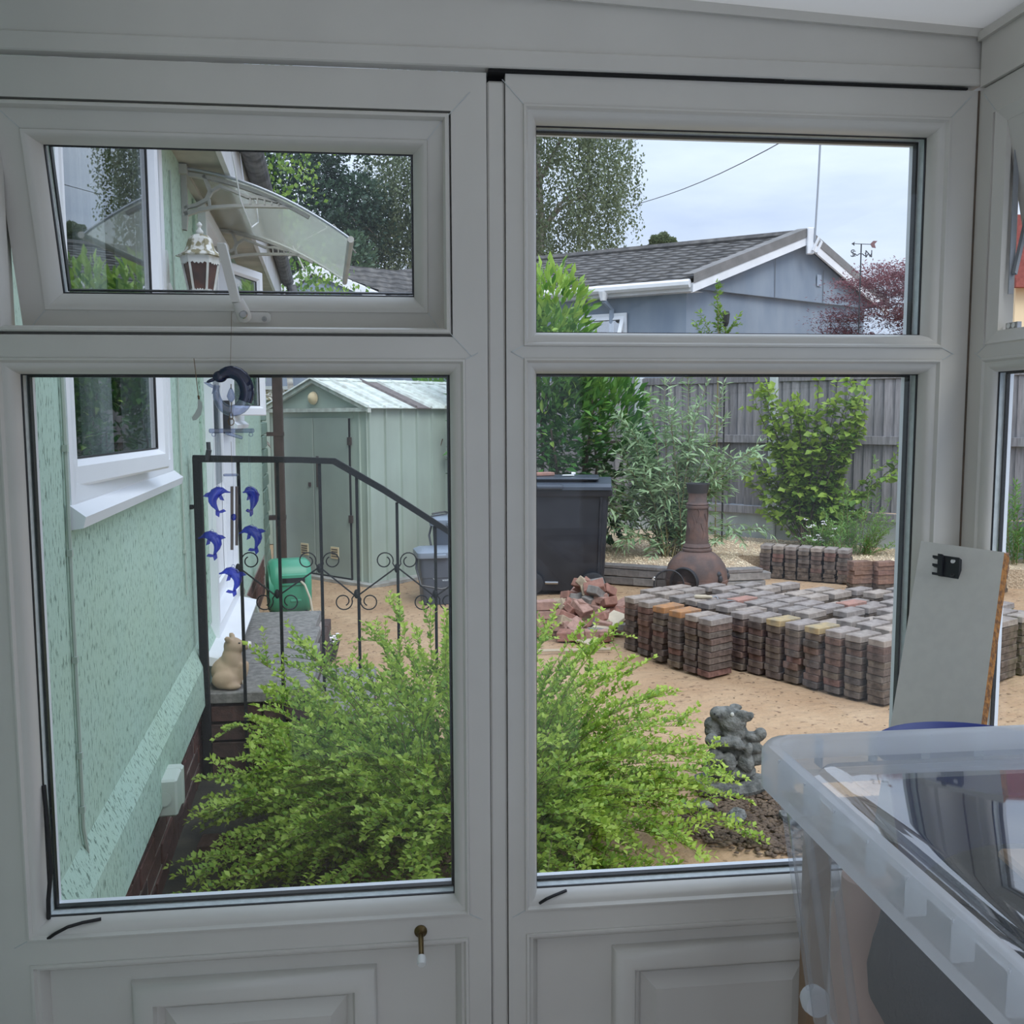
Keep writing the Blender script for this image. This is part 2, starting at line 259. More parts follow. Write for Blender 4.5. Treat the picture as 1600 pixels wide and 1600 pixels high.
# ---------------------------------------------------------------- mesh helpers
class MB:
    def __init__(s): s.v = []; s.f = []; s.m = []
    def add(s, vs, fs, mi=0):
        o = len(s.v); s.v.extend([tuple(x) for x in vs]); s.f.extend([tuple(i + o for i in f) for f in fs]); s.m.extend([mi] * len(fs)); return s
    def box(s, x0, x1, y0, y1, z0, z1, R=None, mi=0):
        vs = [Vector((x, y, z)) for x in (x0, x1) for y in (y0, y1) for z in (z0, z1)]
        if R is not None: vs = [R @ v for v in vs]
        return s.add(vs, [(0, 1, 3, 2), (4, 6, 7, 5), (0, 4, 5, 1), (2, 3, 7, 6), (0, 2, 6, 4), (1, 5, 7, 3)], mi)
    def bbox(s, sx, sy, sz, b=.004, R=None, jit=0., c=(0, 0, 0), mi=0):
        vs = []; idx = {}
        for ix in (-1, 1):
            for iy in (-1, 1):
                for iz in (-1, 1):
                    j = [random.uniform(-jit, jit) for _ in range(3)]
                    for k in range(3):
                        p = [ix * (sx / 2 - (b if k != 0 else 0)) + j[0], iy * (sy / 2 - (b if k != 1 else 0)) + j[1], iz * (sz / 2 - (b if k != 2 else 0)) + j[2]]
                        idx[(ix, iy, iz, k)] = len(vs); p = Vector(p) + Vector(c); vs.append(R @ p if R is not None else p)
        f = []
        for k in range(3):
            a, bb = [i for i in range(3) if i != k]
            for sg in (-1, 1):
                q = []
                for (u, w) in ((-1, -1), (1, -1), (1, 1), (-1, 1)):
                    t = [0, 0, 0]; t[k] = sg; t[a] = u; t[bb] = w; q.append(idx[(t[0], t[1], t[2], k)])
                if (sg > 0) != (k != 1): q.reverse()
                f.append(tuple(q))
        for k in range(3):
            a, bb = [i for i in range(3) if i != k]
            for sa in (-1, 1):
                for sb in (-1, 1):
                    t0 = [0, 0, 0]; t1 = [0, 0, 0]; t0[k] = -1; t1[k] = 1; t0[a] = t1[a] = sa; t0[bb] = t1[bb] = sb
                    f.append((idx[(*t0, a)], idx[(*t1, a)], idx[(*t1, bb)], idx[(*t0, bb)]))
        for ix in (-1, 1):
            for iy in (-1, 1):
                for iz in (-1, 1): f.append(tuple(idx[(ix, iy, iz, k)] for k in range(3)))
        return s.add(vs, f, mi)
    def tube(s, pts, r, n=6, cap=True, mi=0):
        pts = [Vector(p) for p in pts]; rs = r if isinstance(r, (list, tuple)) else [r] * len(pts); vs = []; up = None
        for i, p in enumerate(pts):
            d = (pts[min(i + 1, len(pts) - 1)] - pts[max(i - 1, 0)])
            d = d.normalized() if d.length > 1e-9 else Vector((0, 0, 1))
            if up is None: up = Vector((0, 0, 1)) if abs(d.z) < .9 else Vector((1, 0, 0))
            a = (up - d * up.dot(d)); a = a.normalized() if a.length > 1e-6 else d.orthogonal().normalized(); up = a; b = d.cross(a)
            for k in range(n):
                t = 2 * PI * (k + .5) / n; vs.append(p + (a * math.cos(t) + b * math.sin(t)) * rs[i])
        fs = [(i * n + k, i * n + (k + 1) % n, (i + 1) * n + (k + 1) % n, (i + 1) * n + k) for i in range(len(pts) - 1) for k in range(n)]
        if cap: fs += [tuple(range(n))[::-1], tuple((len(pts) - 1) * n + k for k in range(n))]
        return s.add(vs, fs, mi)
    def lathe(s, prof, n=24, c=(0, 0, 0), R=None, ph=0., mi=0, cap=True):
        vs = []
        for (r, z) in prof:
            for k in range(n):
                t = 2 * PI * k / n + ph; p = Vector((r * math.cos(t), r * math.sin(t), z)); p = R @ p if R is not None else p; vs.append(p + Vector(c))
        fs = [(i * n + k, i * n + (k + 1) % n, (i + 1) * n + (k + 1) % n, (i + 1) * n + k) for i in range(len(prof) - 1) for k in range(n)]
        if cap: fs += [tuple(range(n))[::-1], tuple((len(prof) - 1) * n + k for k in range(n))]
        return s.add(vs, fs, mi)
    def prism(s, poly, t0, t1, fn, mi=0):
        """poly: 2-D points; fn(u,v,t)->3-D"""
        n = len(poly); vs = [fn(u, v, t0) for u, v in poly] + [fn(u, v, t1) for u, v in poly]
        return s.add(vs, [tuple(range(n))[::-1], tuple(range(n, 2 * n))] + [(i, (i + 1) % n, n + (i + 1) % n, n + i) for i in range(n)], mi)
    def loop(s, rect, prof, mi=0):
        """mitred rectangular moulding in the XZ plane; prof: (inset, y)"""
        x0, x1, z0, z1 = rect; vs = []
        for (i, y) in prof: vs += [(x0 + i, y, z0 + i), (x1 - i, y, z0 + i), (x1 - i, y, z1 - i), (x0 + i, y, z1 - i)]
        fs = [(a * 4 + k, a * 4 + (k + 1) % 4, (a + 1) * 4 + (k + 1) % 4, (a + 1) * 4 + k) for a in range(len(prof) - 1) for k in range(4)]
        return s.add(vs, fs, mi)
    def ell(s, c, r, R=None, nu=14, nv=9, mi=0):
        vs = []; c = Vector(c)
        for j in range(nv + 1):
            ph = PI * j / nv
            for k in range(nu):
                t = 2 * PI * k / nu; p = Vector((r[0] * math.sin(ph) * math.cos(t), r[1] * math.sin(ph) * math.sin(t), r[2] * math.cos(ph)))
                vs.append(c + (R @ p if R is not None else p))
        fs = [(j * nu + k, (j + 1) * nu + k, (j + 1) * nu + (k + 1) % nu, j * nu + (k + 1) % nu) for j in range(nv) for k in range(nu)]
        return s.add(vs, fs, mi)
    def build(s, name, m, parent=None, smooth=False, sharp=35):
        me = bpy.data.meshes.new(name); me.from_pydata(s.v, [], s.f)
        ms = m if isinstance(m, (list, tuple)) else [m]
        for x in ms: me.materials.append(MATS[x])
        if len(ms) > 1: me.polygons.foreach_set('material_index', s.m)
        me.validate()
        me.update()
        if smooth:
            me.polygons.foreach_set('use_smooth', [True] * len(me.polygons))
            try: me.set_sharp_from_angle(angle=math.radians(sharp))
            except Exception: pass
        return link(name, me, parent)
def link(name, me, parent=None):
    o = bpy.data.objects.new(name, me); COL.objects.link(o)
    if parent is not None: o.parent = parent
    return o
def tag(o, label=None, cat=None, group=None, kind=None):
    if label: o['label'] = label
    if cat: o['category'] = cat
    if group: o['group'] = group
    if kind: o['kind'] = kind
    return o
def thing(name, label=None, cat=None, loc=(0, 0, 0), rz=0., group=None, kind=None):
    o = bpy.data.objects.new(name, None); COL.objects.link(o); o.location = loc; o.rotation_euler = (0, 0, rz); o.empty_display_size = .1
    return tag(o, label, cat, group, kind)
def npmesh(name, V, F, m, parent=None, v=None, smooth=False):
    me = bpy.data.meshes.new(name); V = np.asarray(V, np.float32); F = np.asarray(F, np.int32)
    me.vertices.add(len(V)); me.vertices.foreach_set('co', V.ravel())
    k = F.shape[1]; me.loops.add(F.size); me.loops.foreach_set('vertex_index', F.ravel())
    me.polygons.add(len(F)); me.polygons.foreach_set('loop_start', np.arange(0, F.size, k, dtype=np.int32)); me.polygons.foreach_set('loop_total', np.full(len(F), k, np.int32))
    if smooth: me.polygons.foreach_set('use_smooth', np.ones(len(F), bool))
    me.materials.append(MATS[m]); me.update(calc_edges=True)
    if v is not None: a = me.attributes.new('v', 'FLOAT', 'POINT'); a.data.foreach_set('value', np.asarray(v, np.float32))
    return link(name, me, parent)
def unit(a): return a / np.maximum(np.linalg.norm(a, axis=-1, keepdims=True), 1e-9)
def leaves(name, P, D, Lh, wr, v, m, parent=None, fold=.25, up=None, rand=.5, curl=.0):
    """folded leaf blades: P base, D direction, Lh length"""
    P = np.asarray(P, float); n = len(P); D = unit(np.asarray(D, float)); Lh = np.broadcast_to(np.asarray(Lh, float), (n,))[:, None]
    Uv = np.tile(np.array([0, 0, 1.]) if up is None else np.asarray(up, float), (n, 1)) if up is None or np.ndim(up) == 1 else np.asarray(up, float)
    Uv = unit(Uv + RNG.normal(0, rand, (n, 3))); S = unit(np.cross(D, Uv)); Nn = unit(np.cross(S, D))
    w = Lh * wr * .5; mid = P + D * Lh * .5
    tip = P + D * Lh - Nn * Lh * curl
    V = np.stack([P, mid + S * w + Nn * w * fold, tip, mid - S * w + Nn * w * fold], 1).reshape(-1, 3)
    i = np.arange(n)[:, None] * 4; F = np.concatenate([i + np.array([[0, 1, 2]]), i + np.array([[0, 2, 3]])], 0)
    return npmesh(name, V, F, m, parent, v=np.repeat(np.asarray(v, float), 4))
def leaf_proto(name, Lh, w, m, v, curl=.1, fold=.3):
    """one bigger leaf with a curved blade, along +X"""
    st = [(0, .02), (.18, .6), (.42, 1), (.68, .8), (.88, .35), (1, .0)]; V = []; F = []
    for t, ww in st:
        z = -curl * Lh * t * t
        V += [(t * Lh, ww * w / 2, z + fold * ww * w / 2), (t * Lh, 0, z), (t * Lh, -ww * w / 2, z + fold * ww * w / 2)]
    for a in range(len(st) - 1): F += [(a * 3, a * 3 + 1, a * 3 + 4, a * 3 + 3), (a * 3 + 1, a * 3 + 2, a * 3 + 5, a * 3 + 4)]
    me = bpy.data.meshes.new(name); me.from_pydata(V, [], F); me.materials.append(MATS[m]); me.update()
    a = me.attributes.new('v', 'FLOAT', 'POINT'); a.data.foreach_set('value', [v] * len(V)); return me
def place_leaf(me, p, d, parent, roll=0., sc=1.):
    o = link('leaf', me, parent); q = Vector(d).to_track_quat('X', 'Z').to_matrix().to_4x4() @ Matrix.Rotation(roll, 4, 'X') @ Matrix.Scale(sc, 4)
    q.translation = Vector(p); o.matrix_local = q; return o
def blob(name, parts, m, parent=None, vox=.008, smooth=4, fac=.6):
    """a single continuous surface grown over ellipsoids and tubes"""
    b = MB()
    for p in parts:
        if p[0] == 'e': b.ell(p[1], p[2], p[3] if len(p) > 3 else None)
        else: b.tube(p[1], p[2], 10)
    me = bpy.data.meshes.new('tmp'); me.from_pydata(b.v, [], b.f); me.validate(); ob = bpy.data.objects.new('tmp', me); COL.objects.link(ob)
    r = ob.modifiers.new('r', 'REMESH'); r.mode = 'VOXEL'; r.voxel_size = vox
    sm = ob.modifiers.new('s', 'SMOOTH'); sm.iterations = smooth; sm.factor = fac
    dg = bpy.context.evaluated_depsgraph_get(); me2 = bpy.data.meshes.new_from_object(ob.evaluated_get(dg)); bpy.data.objects.remove(ob)
    me2.name = name; me2.materials.clear(); me2.materials.append(MATS[m]); me2.polygons.foreach_set('use_smooth', [True] * len(me2.polygons)); me2.update()
    return link(name, me2, parent)
def E3(x, y, z): return Euler((math.radians(x), math.radians(y), math.radians(z))).to_matrix()
ORD = ['bottom', 'second', 'third', 'fourth', 'fifth', 'sixth', 'seventh', 'eighth', 'ninth', 'tenth', 'eleventh', 'twelfth', 'thirteenth', 'fourteenth', 'fifteenth']
def nth(i): return ['first'] [0] if i == 0 else ORD[i]

# ================================================================ THE PORCH (interior shell)
def win_loops(root, rect, sub='', pane='glass', y=0.0, beadw=.022):
    """glazing bead, gasket, double-glazing spacer, outer lip and pane round one opening; rect = visible glass"""
    x0, x1, z0, z1 = rect; w = beadw
    b = MB(); b.loop((x0 - w, x1 + w, z0 - w, z1 + w), [(-.001, y - .0006), (.0, y - .0035), (.003, y - .004), (.0065, y + .002), (.010, y + .003), (.017, y + .009), (w, y + .024), (w, y + .030)])
    b.build('glazing_bead', 'upvc', root, smooth=True, sharp=40)
    g = MB(); g.loop(rect, [(0, y + .030), (-.0005, y + .0295), (.0016, y + .030), (.0016, y + .034)]); g.loop(rect, [(0, y + .0545), (.0035, y + .0545), (.0035, y + .066), (0, y + .066)])
    tag(g.build('gasket', 'rubber', root), 'black rubber gasket')
    s = MB(); s.loop(rect, [(-.001, y + .034), (-.001, y + .055)]); s.build('spacer_bar', 'spacer', root)
    o = MB(); o.loop(rect, [(.0, y + .066), (.002, y + .067), (.002, y + .080), (-.02, y + .084)]); o.build('outer_lip', 'upvc_out', root)
    p = MB(); p.box(x0 - .004, x1 + .004, y + .036, y + .038, z0 - .004, z1 + .004); p.build('pane', pane, root)

def window_unit(name, fx, openings, panel, fz=(0.0, 2.018), label=''):
    """frame members in the XZ plane, y = depth outward"""
    root = thing(name, label, None, kind='structure')
    x0, x1 = fx; z0, z1 = fz; w = .021
    fr = MB(); yb = .075
    xs = sorted(openings, key=lambda r: r[0]); L0 = xs[0][0] - w; R0 = xs[0][1] + w
    fr.box(x0, L0, 0, yb, z0, z1); fr.box(R0, x1, 0, yb, z0, z1)
    zs = sorted([(r[2], r[3]) for r in openings] + [(panel[2], panel[3])]); edges = [z0]
    for a, b in zs: edges += [a - w, b + w]
    edges.append(z1)
    for i in range(0, len(edges), 2): fr.box(L0, R0, 0, yb, edges[i], edges[i + 1])
    tag(fr.build('frame', 'upvc', root))
    # mitre joints: thin engraved lines at the frame corners, built as slim raised welds
    j = MB()
    for r in openings:
        for sx in (0, 1):
            for sz in (0, 1):
                ax = r[sx] + (w if sx else -w); az = r[2 + sz] + (w if sz else -w); inner = abs(az - 1.60) < .03 or abs(az - .67) < .04; dx = (.022 if inner else .034) * (1 if sx else -1); dz = (.0115 if inner else .036) * (1 if sz else -1)
                j.tube([(ax, -.0006, az), (ax + dx, -.0006, az + dz)], .0007, 4)
    j.build('weld_line', 'spacer', root)
    # lower infill panel with raised moulding
    px0, px1, pz0, pz1 = panel
    b = MB(); b.loop((px0 - w, px1 + w, pz0 - w, pz1 + w), [(0, -.0005), (.001, -.003), (.005, -.003), (.008, .003), (.012, .004), (w, .018), (w, .024)]); b.build('panel_bead', 'upvc', root, smooth=True, sharp=40)
    p = MB(); p.box(px0 - .002, px1 + .002, .022, .05, pz0 - .002, pz1 + .002); p.build('infill_panel', 'upvc', root)
    return root

FB = .612
w1 = window_unit('window_1', (-.66, .134), [(-.563, .054, 1.652, 1.932), (-.568, .076, .713, 1.568)], (-.568, .076, .10, .630), label='left white plastic window unit with open fanlight')
w1f = [c for c in w1.children if c.name.startswith('frame')][0]
win_loops(w1, (-.568, .076, .713, 1.568))
# fanlight opening: the rebate
rb = MB(); rb.loop((-.584, .075, 1.631, 1.955), [(-.002, -.001), (0, -.0036), (.004, -.003), (.007, .004), (.007, .03), (-.006, .03), (-.006, .075)]); rb.build('rebate', 'upvc', w1, smooth=True)
# rebuild the frame with the rebate opening
bpy.data.objects.remove(w1f); fr = MB()
fr.box(-.66, -.589, 0, .075, 0, 2.018); fr.box(.097, .134, 0, .075, 0, 2.018); fr.box(.080, .097, 0, .075, 1.6245, 1.961)
for a, b in ((0, .079), (.651, .692), (1.589, 1.6245), (1.961, 2.018)): fr.box(-.589, .097, 0, .075, a, b)
fr.build('frame', 'upvc', w1)
# the top-hung sash, tilted outward
sash = thing('sash'); del_keys = None
sash.parent = w1; sash.location = (0, .006, 1.957); sash.rotation_euler = (math.radians(15), 0, 0)
sx0, sx1, sh = -.583, .074, .338
sb = MB(); gx0, gx1, gz0, gz1 = -.524, .023, -.276, -.058; w = .021
sb.box(sx0, gx0 - w, 0, .055, -sh, 0); sb.box(gx1 + w, sx1, 0, .055, -sh, 0); sb.box(gx0 - w, gx1 + w, 0, .055, gz1 + w, 0); sb.box(gx0 - w, gx1 + w, 0, .055, -sh, gz0 - w)
sb.build('sash_frame', 'upvc', sash)
j = MB()
for (ax, az, bx, bz) in ((gx0 - w, gz1 + w, sx0, 0), (gx1 + w, gz1 + w, sx1, 0), (gx0 - w, gz0 - w, sx0, -sh), (gx1 + w, gz0 - w, sx1, -sh)): j.tube([(ax, -.0006, az), (bx, -.0006, bz)], .0006, 4)
j.build('weld_line', 'spacer', sash)
b = MB(); b.loop((gx0 - w, gx1 + w, gz0 - w, gz1 + w), [(-.001, -.0006), (.0, -.0035), (.004, -.003), (.010, .003), (w, .018), (w, .024)]); b.build('glazing_bead', 'upvc', sash, smooth=True, sharp=40)
g = MB(); g.loop((gx0, gx1, gz0, gz1), [(0, .024), (.0016, .024), (.0016, .03)]); g.loop((gx0, gx1, gz0, gz1), [(0, .046), (.003, .046), (.003, .056)]); g.loop((sx0, sx1, -sh, 0), [(-.001, .020), (-.005, .021), (-.005, .028), (-.001, .029)]); g.build('gasket', 'rubber', sash)
s_ = MB(); s_.loop((gx0, gx1, gz0, gz1), [(-.001, .028), (-.001, .047)]); s_.build('spacer_bar', 'spacer', sash)
p = MB(); p.box(gx0 - .003, gx1 + .003, .032, .034, gz0 - .003, gz1 + .003); p.build('pane', 'glass', sash)
# handle (cranked tube), its boss, base plate and screw
hd = thing('handle'); hd.parent = sash
hb = MB(); Rh = E3(0, -17, 0)
hx, hz = -.246, -.300
hb.prism([(-.0065, 0), (.0065, 0), (.0068, .085), (.005, .088), (-.005, .088), (-.0068, .085)], -.006, .006, lambda u, v, t: (hx - .006 + u - v * .16, -.030 + t - v * .10, hz + .022 + v))
hb.tube([(hx - .005, -.026, hz + .024), (hx, -.018, hz + .006), (hx + .002, -.010, hz - .006)], [.009, .011, .0115], 12)
hb.build('lever', 'upvc_in', hd, smooth=True)
hb = MB(); hb.lathe([(.0065, 0), (.0065, .004), (.005, .006), (.003, .006)], 16, (hx + .003, -.024, hz + .002), E3(90, 0, 0)); tag(hb.build('lock', 'chrome', hd, smooth=True), 'metal key lock')
hb = MB(); hb.prism([(-.026, -.008), (.026, -.008), (.030, -.004), (.030, .004), (.026, .008), (-.026, .008), (-.030, .004), (-.030, -.004)], -.007, 0, lambda u, v, t: (hx + .012 + u, t, hz - .006 + v)); hb.build('base_plate', 'upvc_in', hd)
hb = MB(); hb.lathe([(.004, 0), (.004, .0015), (.0012, .0015), (.0012, .0004)], 12, (hx + .032, -.0085, hz - .008), E3(90, 0, 0)); hb.build('screw', 'chrome', hd)

def moulding(root, rect):
    m = MB(); m.loop(rect, [(0, .0225), (.001, .014), (.006, .006), (.018, .002), (.030, .000), (.036, .001), (.040, .0105), (.044, .0115), (.050, .0225)]); m.build('moulding', 'upvc', root, smooth=True, sharp=50)
    x0, x1, z0, z1 = rect; m = MB(); m.loop((x0 + .050, x1 - .050, z0 + .050, z1 - .050), [(0, .0225), (.001, .020), (.024, .004), (.0245, .0035)])
    i = .0742; m.box(x0 + i, x1 - i, .0035, .022, z0 + i, z1 - i); m.build('raised_field', 'upvc', root)
moulding(w1, (-.444, -.054, .14, .604))
w2 = window_unit('window_2', (.163, .927), [(.213, .857, 1.634, 1.952), (.213, .857, .713, 1.570)], (.213, .857, .10, .630), label='right white plastic window unit with fixed panes')
win_loops(w2, (.213, .857, 1.634, 1.952)); win_loops(w2, (.213, .857, .713, 1.570)); moulding(w2, (.341, .729, .14, .609))
cs = MB(); cs.box(.132, .165, .05, .07, 0, 2.016); S0 = cs.build('trim_6', 'dark_gap'); tag(S0, 'dark joint behind the cover strip', kind='structure')
cs = MB(); cs.box(.9245, .9275, -.0018, .004, 0, 2.018); tag(cs.build('trim_7', 'bark'), 'thin brownish seam in the window corner', kind='structure')
cs = MB(); cs.bbox(.0265, .03, 2.008, .003, c=(.1485, .0175, 1.004)); tag(cs.build('trim_1', 'upvc'), 'white cover strip on the joint between the two window units', kind='structure')
# loose rubber ends lifting out of the bead corners
g = MB(); g.tube([(-.560, -.001, .694), (-.548, -.004, .703), (-.530, -.001, .711), (-.510, .006, .713), (-.485, .016, .712)], .0028, 6); tag(g.build('loose_gasket', 'rubber', w1), 'black rubber strip curling out of the corner')
g = MB(); g.tube([(-.566, .022, .715), (-.562, .014, .75), (-.557, .018, .80), (-.561, .024, .86), (-.565, .028, .93)], .0035, 6); g.build('loose_gasket', 'rubber', w1)
g = MB(); g.tube([(.215, .004, .700), (.226, 0, .709), (.242, .006, .712), (.262, .018, .712)], .0026, 6); tag(g.build('loose_gasket', 'rubber', w2), 'black rubber strip curling out of the corner')
# window_3 on the right-hand return, looking out along the same garden
w3 = window_unit('window_3', (0.0, 2.55), [(.068, 1.17, 1.634, 1.952), (.060, 1.17, .713, 1.570)], (.075, 1.16, .10, .630), label='white plastic window unit of the return wall at the right edge')
w3.location = (.927, 0, 0); w3.rotation_euler = (0, 0, -PI / 2); w3.scale = (1, .5, 1)
for c in list(w3.children):
    if c.name.startswith('frame'): bpy.data.objects.remove(c)
f3 = MB()
for a, b in ((0.0, .039), (1.191, 1.27), (2.50, 2.55)): f3.box(a, b, 0, .075, 0, 2.018)
for a, b in ((.0, .079), (.651, .692), (1.591, 1.613), (1.973, 2.018)): f3.box(.039, 2.5, 0, .075, a, b)
f3.build('frame', 'upvc', w3)
win_loops(w3, (.060, 1.17, .713, 1.570)); win_loops(w3, (1.291, 2.48, .713, 1.570)); win_loops(w3, (1.291, 2.48, 1.634, 1.952))
pn = MB(); pn.box(.05, 2.5, .022, .05, .08, .66); pn.build('infill_panel', 'upvc', w3)
rb = MB(); rb.loop((.066, 1.172, 1.634, 1.954), [(-.021, -.001), (-.019, -.003), (-.012, .003), (0, .012), (0, .03), (-.01, .03), (-.01, .075)]); rb.build('rebate', 'upvc', w3, smooth=True)
s3 = thing('sash'); s3.parent = w3; s3.location = (0, .012, 1.958); s3.rotation_euler = (math.radians(24), 0, 0)
b = MB(); b.box(.062, .115, 0, .055, -.33, 0); b.box(1.12, 1.176, 0, .055, -.33, 0); b.box(.115, 1.12, 0, .055, -.055, 0); b.box(.115, 1.12, 0, .055, -.33, -.275); b.build('sash_frame', 'upvc', s3)
p = MB(); p.box(.112, 1.123, .03, .033, -.278, -.052); p.build('pane', 'glass', s3)
g = MB(); g.loop((.062, 1.176, -.33, 0), [(-.001, .020), (-.005, .021), (-.005, .03), (-.001, .031)]); g.build('gasket', 'rubber', s3)
st = thing('window_stay'); st.parent = w3
b = MB(); b.box(.0705, .073, .034, .050, 1.69, 1.93); b.tube([(.078, .044, 1.72), (.078, .075, 1.80), (.078, .10, 1.875)], .006, 4); b.tube([(.076, .042, 1.93), (.076, .09, 1.80), (.076, .115, 1.70)], .0055, 4); tag(b.build('stay_arm', 'galv', st), 'grey metal friction stay arms')
b = MB(); b.box(.071, .1, .032, .046, 1.634, 1.645); b.build('keep_plate', 'chrome', st)
for k in range(2): b = MB(); b.lathe([(.004, 0), (.004, .002), (.001, .001)], 10, (.079 + .012 * k, .0315, 1.640), E3(90, 0, 0)); b.build('screw', 'white_tip', st)

# cornice boards over the windows, ceiling, other walls, floor
def S(name, b, m, label=None, smooth=False): return tag(b.build(name, m, smooth=smooth), label, kind='structure')
b = MB(); b.box(.137, .60, -.004, .06, 2.0185, 2.0232); b.box(.137, .165, .02, .06, 2.005, 2.03); b.box(.60, .905, -.0035, .06, 2.0185, 2.0213); S('trim_2', b, 'dark_gap', 'dark gap over the window frames')
b = MB(); b.bbox(1.587, .026, .027, .002, c=(.1335, .005, 2.0372)); S('trim_3', b, 'upvc', 'lower white cornice strip over the windows')
def ceil_z(x): return 2.111 - (x - .906) * .046
b = MB(); b.prism([(-.70, 2.0515), (.940, 2.0515), (.940, ceil_z(.94) + .03), (-.70, ceil_z(-.70) + .03)], -.002, .05, lambda u, v, t: (u, t, v)); S('wall_front', b, 'upvc', 'white boarding between the windows and the sloping ceiling')
b = MB(); b.prism([(-.66, ceil_z(-.66) - .021), (.927, ceil_z(.927) - .013), (.927, ceil_z(.927) + .002), (-.66, ceil_z(-.66) + .002)], -.010, -.002, lambda u, v, t: (u, t, v)); S('trim_4', b, 'upvc', 'white edging strip under the ceiling')
b = MB(); b.add([(-.70, -2.62, ceil_z(-.70)), (1.02, -2.62, ceil_z(1.02)), (1.02, .10, ceil_z(1.02)), (-.70, .10, ceil_z(-.70))], [(0, 1, 2, 3)]); S('ceiling', b, 'ceiling_white', 'off-white sloping ceiling')
b = MB(); b.box(.921, .96, -2.55, -.0105, 2.020, 2.103); b.box(.914, .96, -2.55, -.0105, 2.090, 2.104); S('trim_5', b, 'upvc', 'white eaves beam running along the right wall')
b = MB(); b.box(-.92, -.66, -2.62, -.0, 0, 2.3); S('wall_left', b, 'upvc_in', 'white left wall of the porch')
b = MB(); b.box(-.66, -.5, -2.62, -2.56, 0, 2.2); b.box(.78, .93, -2.62, -2.56, 0, 2.2); b.box(-.5, .78, -2.62, -2.56, 2.0, 2.2); S('wall_back', b, 'upvc_in', 'back wall with the doorway behind the viewer')
b = MB(); b.box(-.92, 1.02, -2.62, .08, -.05, 0.0); S('floor', b, 'floor_tile', 'porch floor')
b = MB(); b.box(.934, 1.02, -2.6, .09, 2.0185, 2.2); S('wall_right', b, 'upvc', 'wall head above the return window')

# brass door stop screwed to the bottom rail of the left unit
ds = thing('door_stop', 'small brass door stop with white rubber tip screwed to the window rail', 'door stop', (.0185, 0, .667))
Rs = E3(97, 0, 0)
b = MB(); b.lathe([(.0105, 0), (.0105, .002), (.009, .004), (.0055, .006), (.0045, .008)], 18, R=E3(90, 0, 0)); b.build('base_plate', 'brass', ds, smooth=True)
b = MB(); b.lathe([(.0045, .006), (.0042, .045), (.0055, .050)], 12, R=E3(112, 0, 0)); b.build('rod', 'brass', ds, smooth=True)
b = MB(); b.lathe([(.0066, .048), (.0072, .052), (.0072, .060), (.006, .063), (.002, .0635)], 14, R=E3(112, 0, 0)); tag(b.build('tip', 'white_tip', ds, smooth=True), 'white rubber tip')

# ---------------------------------------------------------------- dolphin wind chime on its thread
ch = thing('wind_chime', 'glass dolphin wind chime with blue dolphins and metal tubes hung inside the left window', 'wind chime', (-.248, -.06, 1.24))
def C3(px, py, y=-.06): q = onY(px, py, y); return Vector((q.x + .248, q.y + .06, q.z - 1.24))
b = MB(); b.tube([C3(362, 486), C3(360, 570)], .0004, 4); b.build('thread', 'chain', ch)
b = MB(); b.tube([C3(361, 690), C3(363, 745)], .0003, 4); b.build('thread', 'chain', ch)
def dolphin_pts():
    """centreline of a leaping dolphin: (x, z, r)"""
    return [(-.98, .52, .05), (-.78, .58, .08), (-.64, .66, .13), (-.44, .74, .26), (-.16, .74, .36), (.12, .62, .40), (.34, .36, .38), (.42, .04, .31), (.36, -.24, .23), (.26, -.46, .15), (.18, -.64, .10), (.12, -.78, .07)]
def dolphin(name, cx, cz, s, m, parent, rz=0., rot=0., flat=.55, yoff=0., fluke=True):
    Rz = Euler((0, math.radians(rot), math.radians(rz))).to_matrix(); b = MB()
    pts = dolphin_pts(); vs = []; n = 10
    for i, (x, z, r) in enumerate(pts):
        a = Vector(pts[max(0, i - 1)][:2]); c = Vector(pts[min(len(pts) - 1, i + 1)][:2]); d = (c - a).normalized(); nx = Vector((-d.y, d.x))
        for k in range(n):
            t = 2 * PI * k / n; vs.append(Rz @ (Vector((x + nx.x * r * math.cos(t), r * flat * math.sin(t) * 1.4, z + nx.y * r * math.cos(t))) * s) + Vector((cx, yoff, cz)))
    fs = [(i * n + k, i * n + (k + 1) % n, (i + 1) * n + (k + 1) % n, (i + 1) * n + k) for i in range(len(pts) - 1) for k in range(n)] + [tuple(range(n)), tuple((len(pts) - 1) * n + k for k in range(n))]
    b.add(vs, fs)
    F = lambda poly, t=.05: b.prism(poly, -t, t, lambda u, v, w: Rz @ (Vector((u, w, v)) * s) + Vector((cx, yoff, cz)))
    F([(.46, .78), (.78, .72), (1.04, .52), (.70, .40)]); F([(-.30, .50), (-.06, .44), (-.16, .08), (-.44, -.02)]); 
    if fluke: F([(.2, -.62), (.08, -.74), (-.28, -.66), (-.44, -.84), (-.14, -.92), (.06, -.90), (.14, -1.2), (.36, -1.0), (.32, -.68)], .06)
    return b.build(name, m, parent, smooth=True, sharp=50)
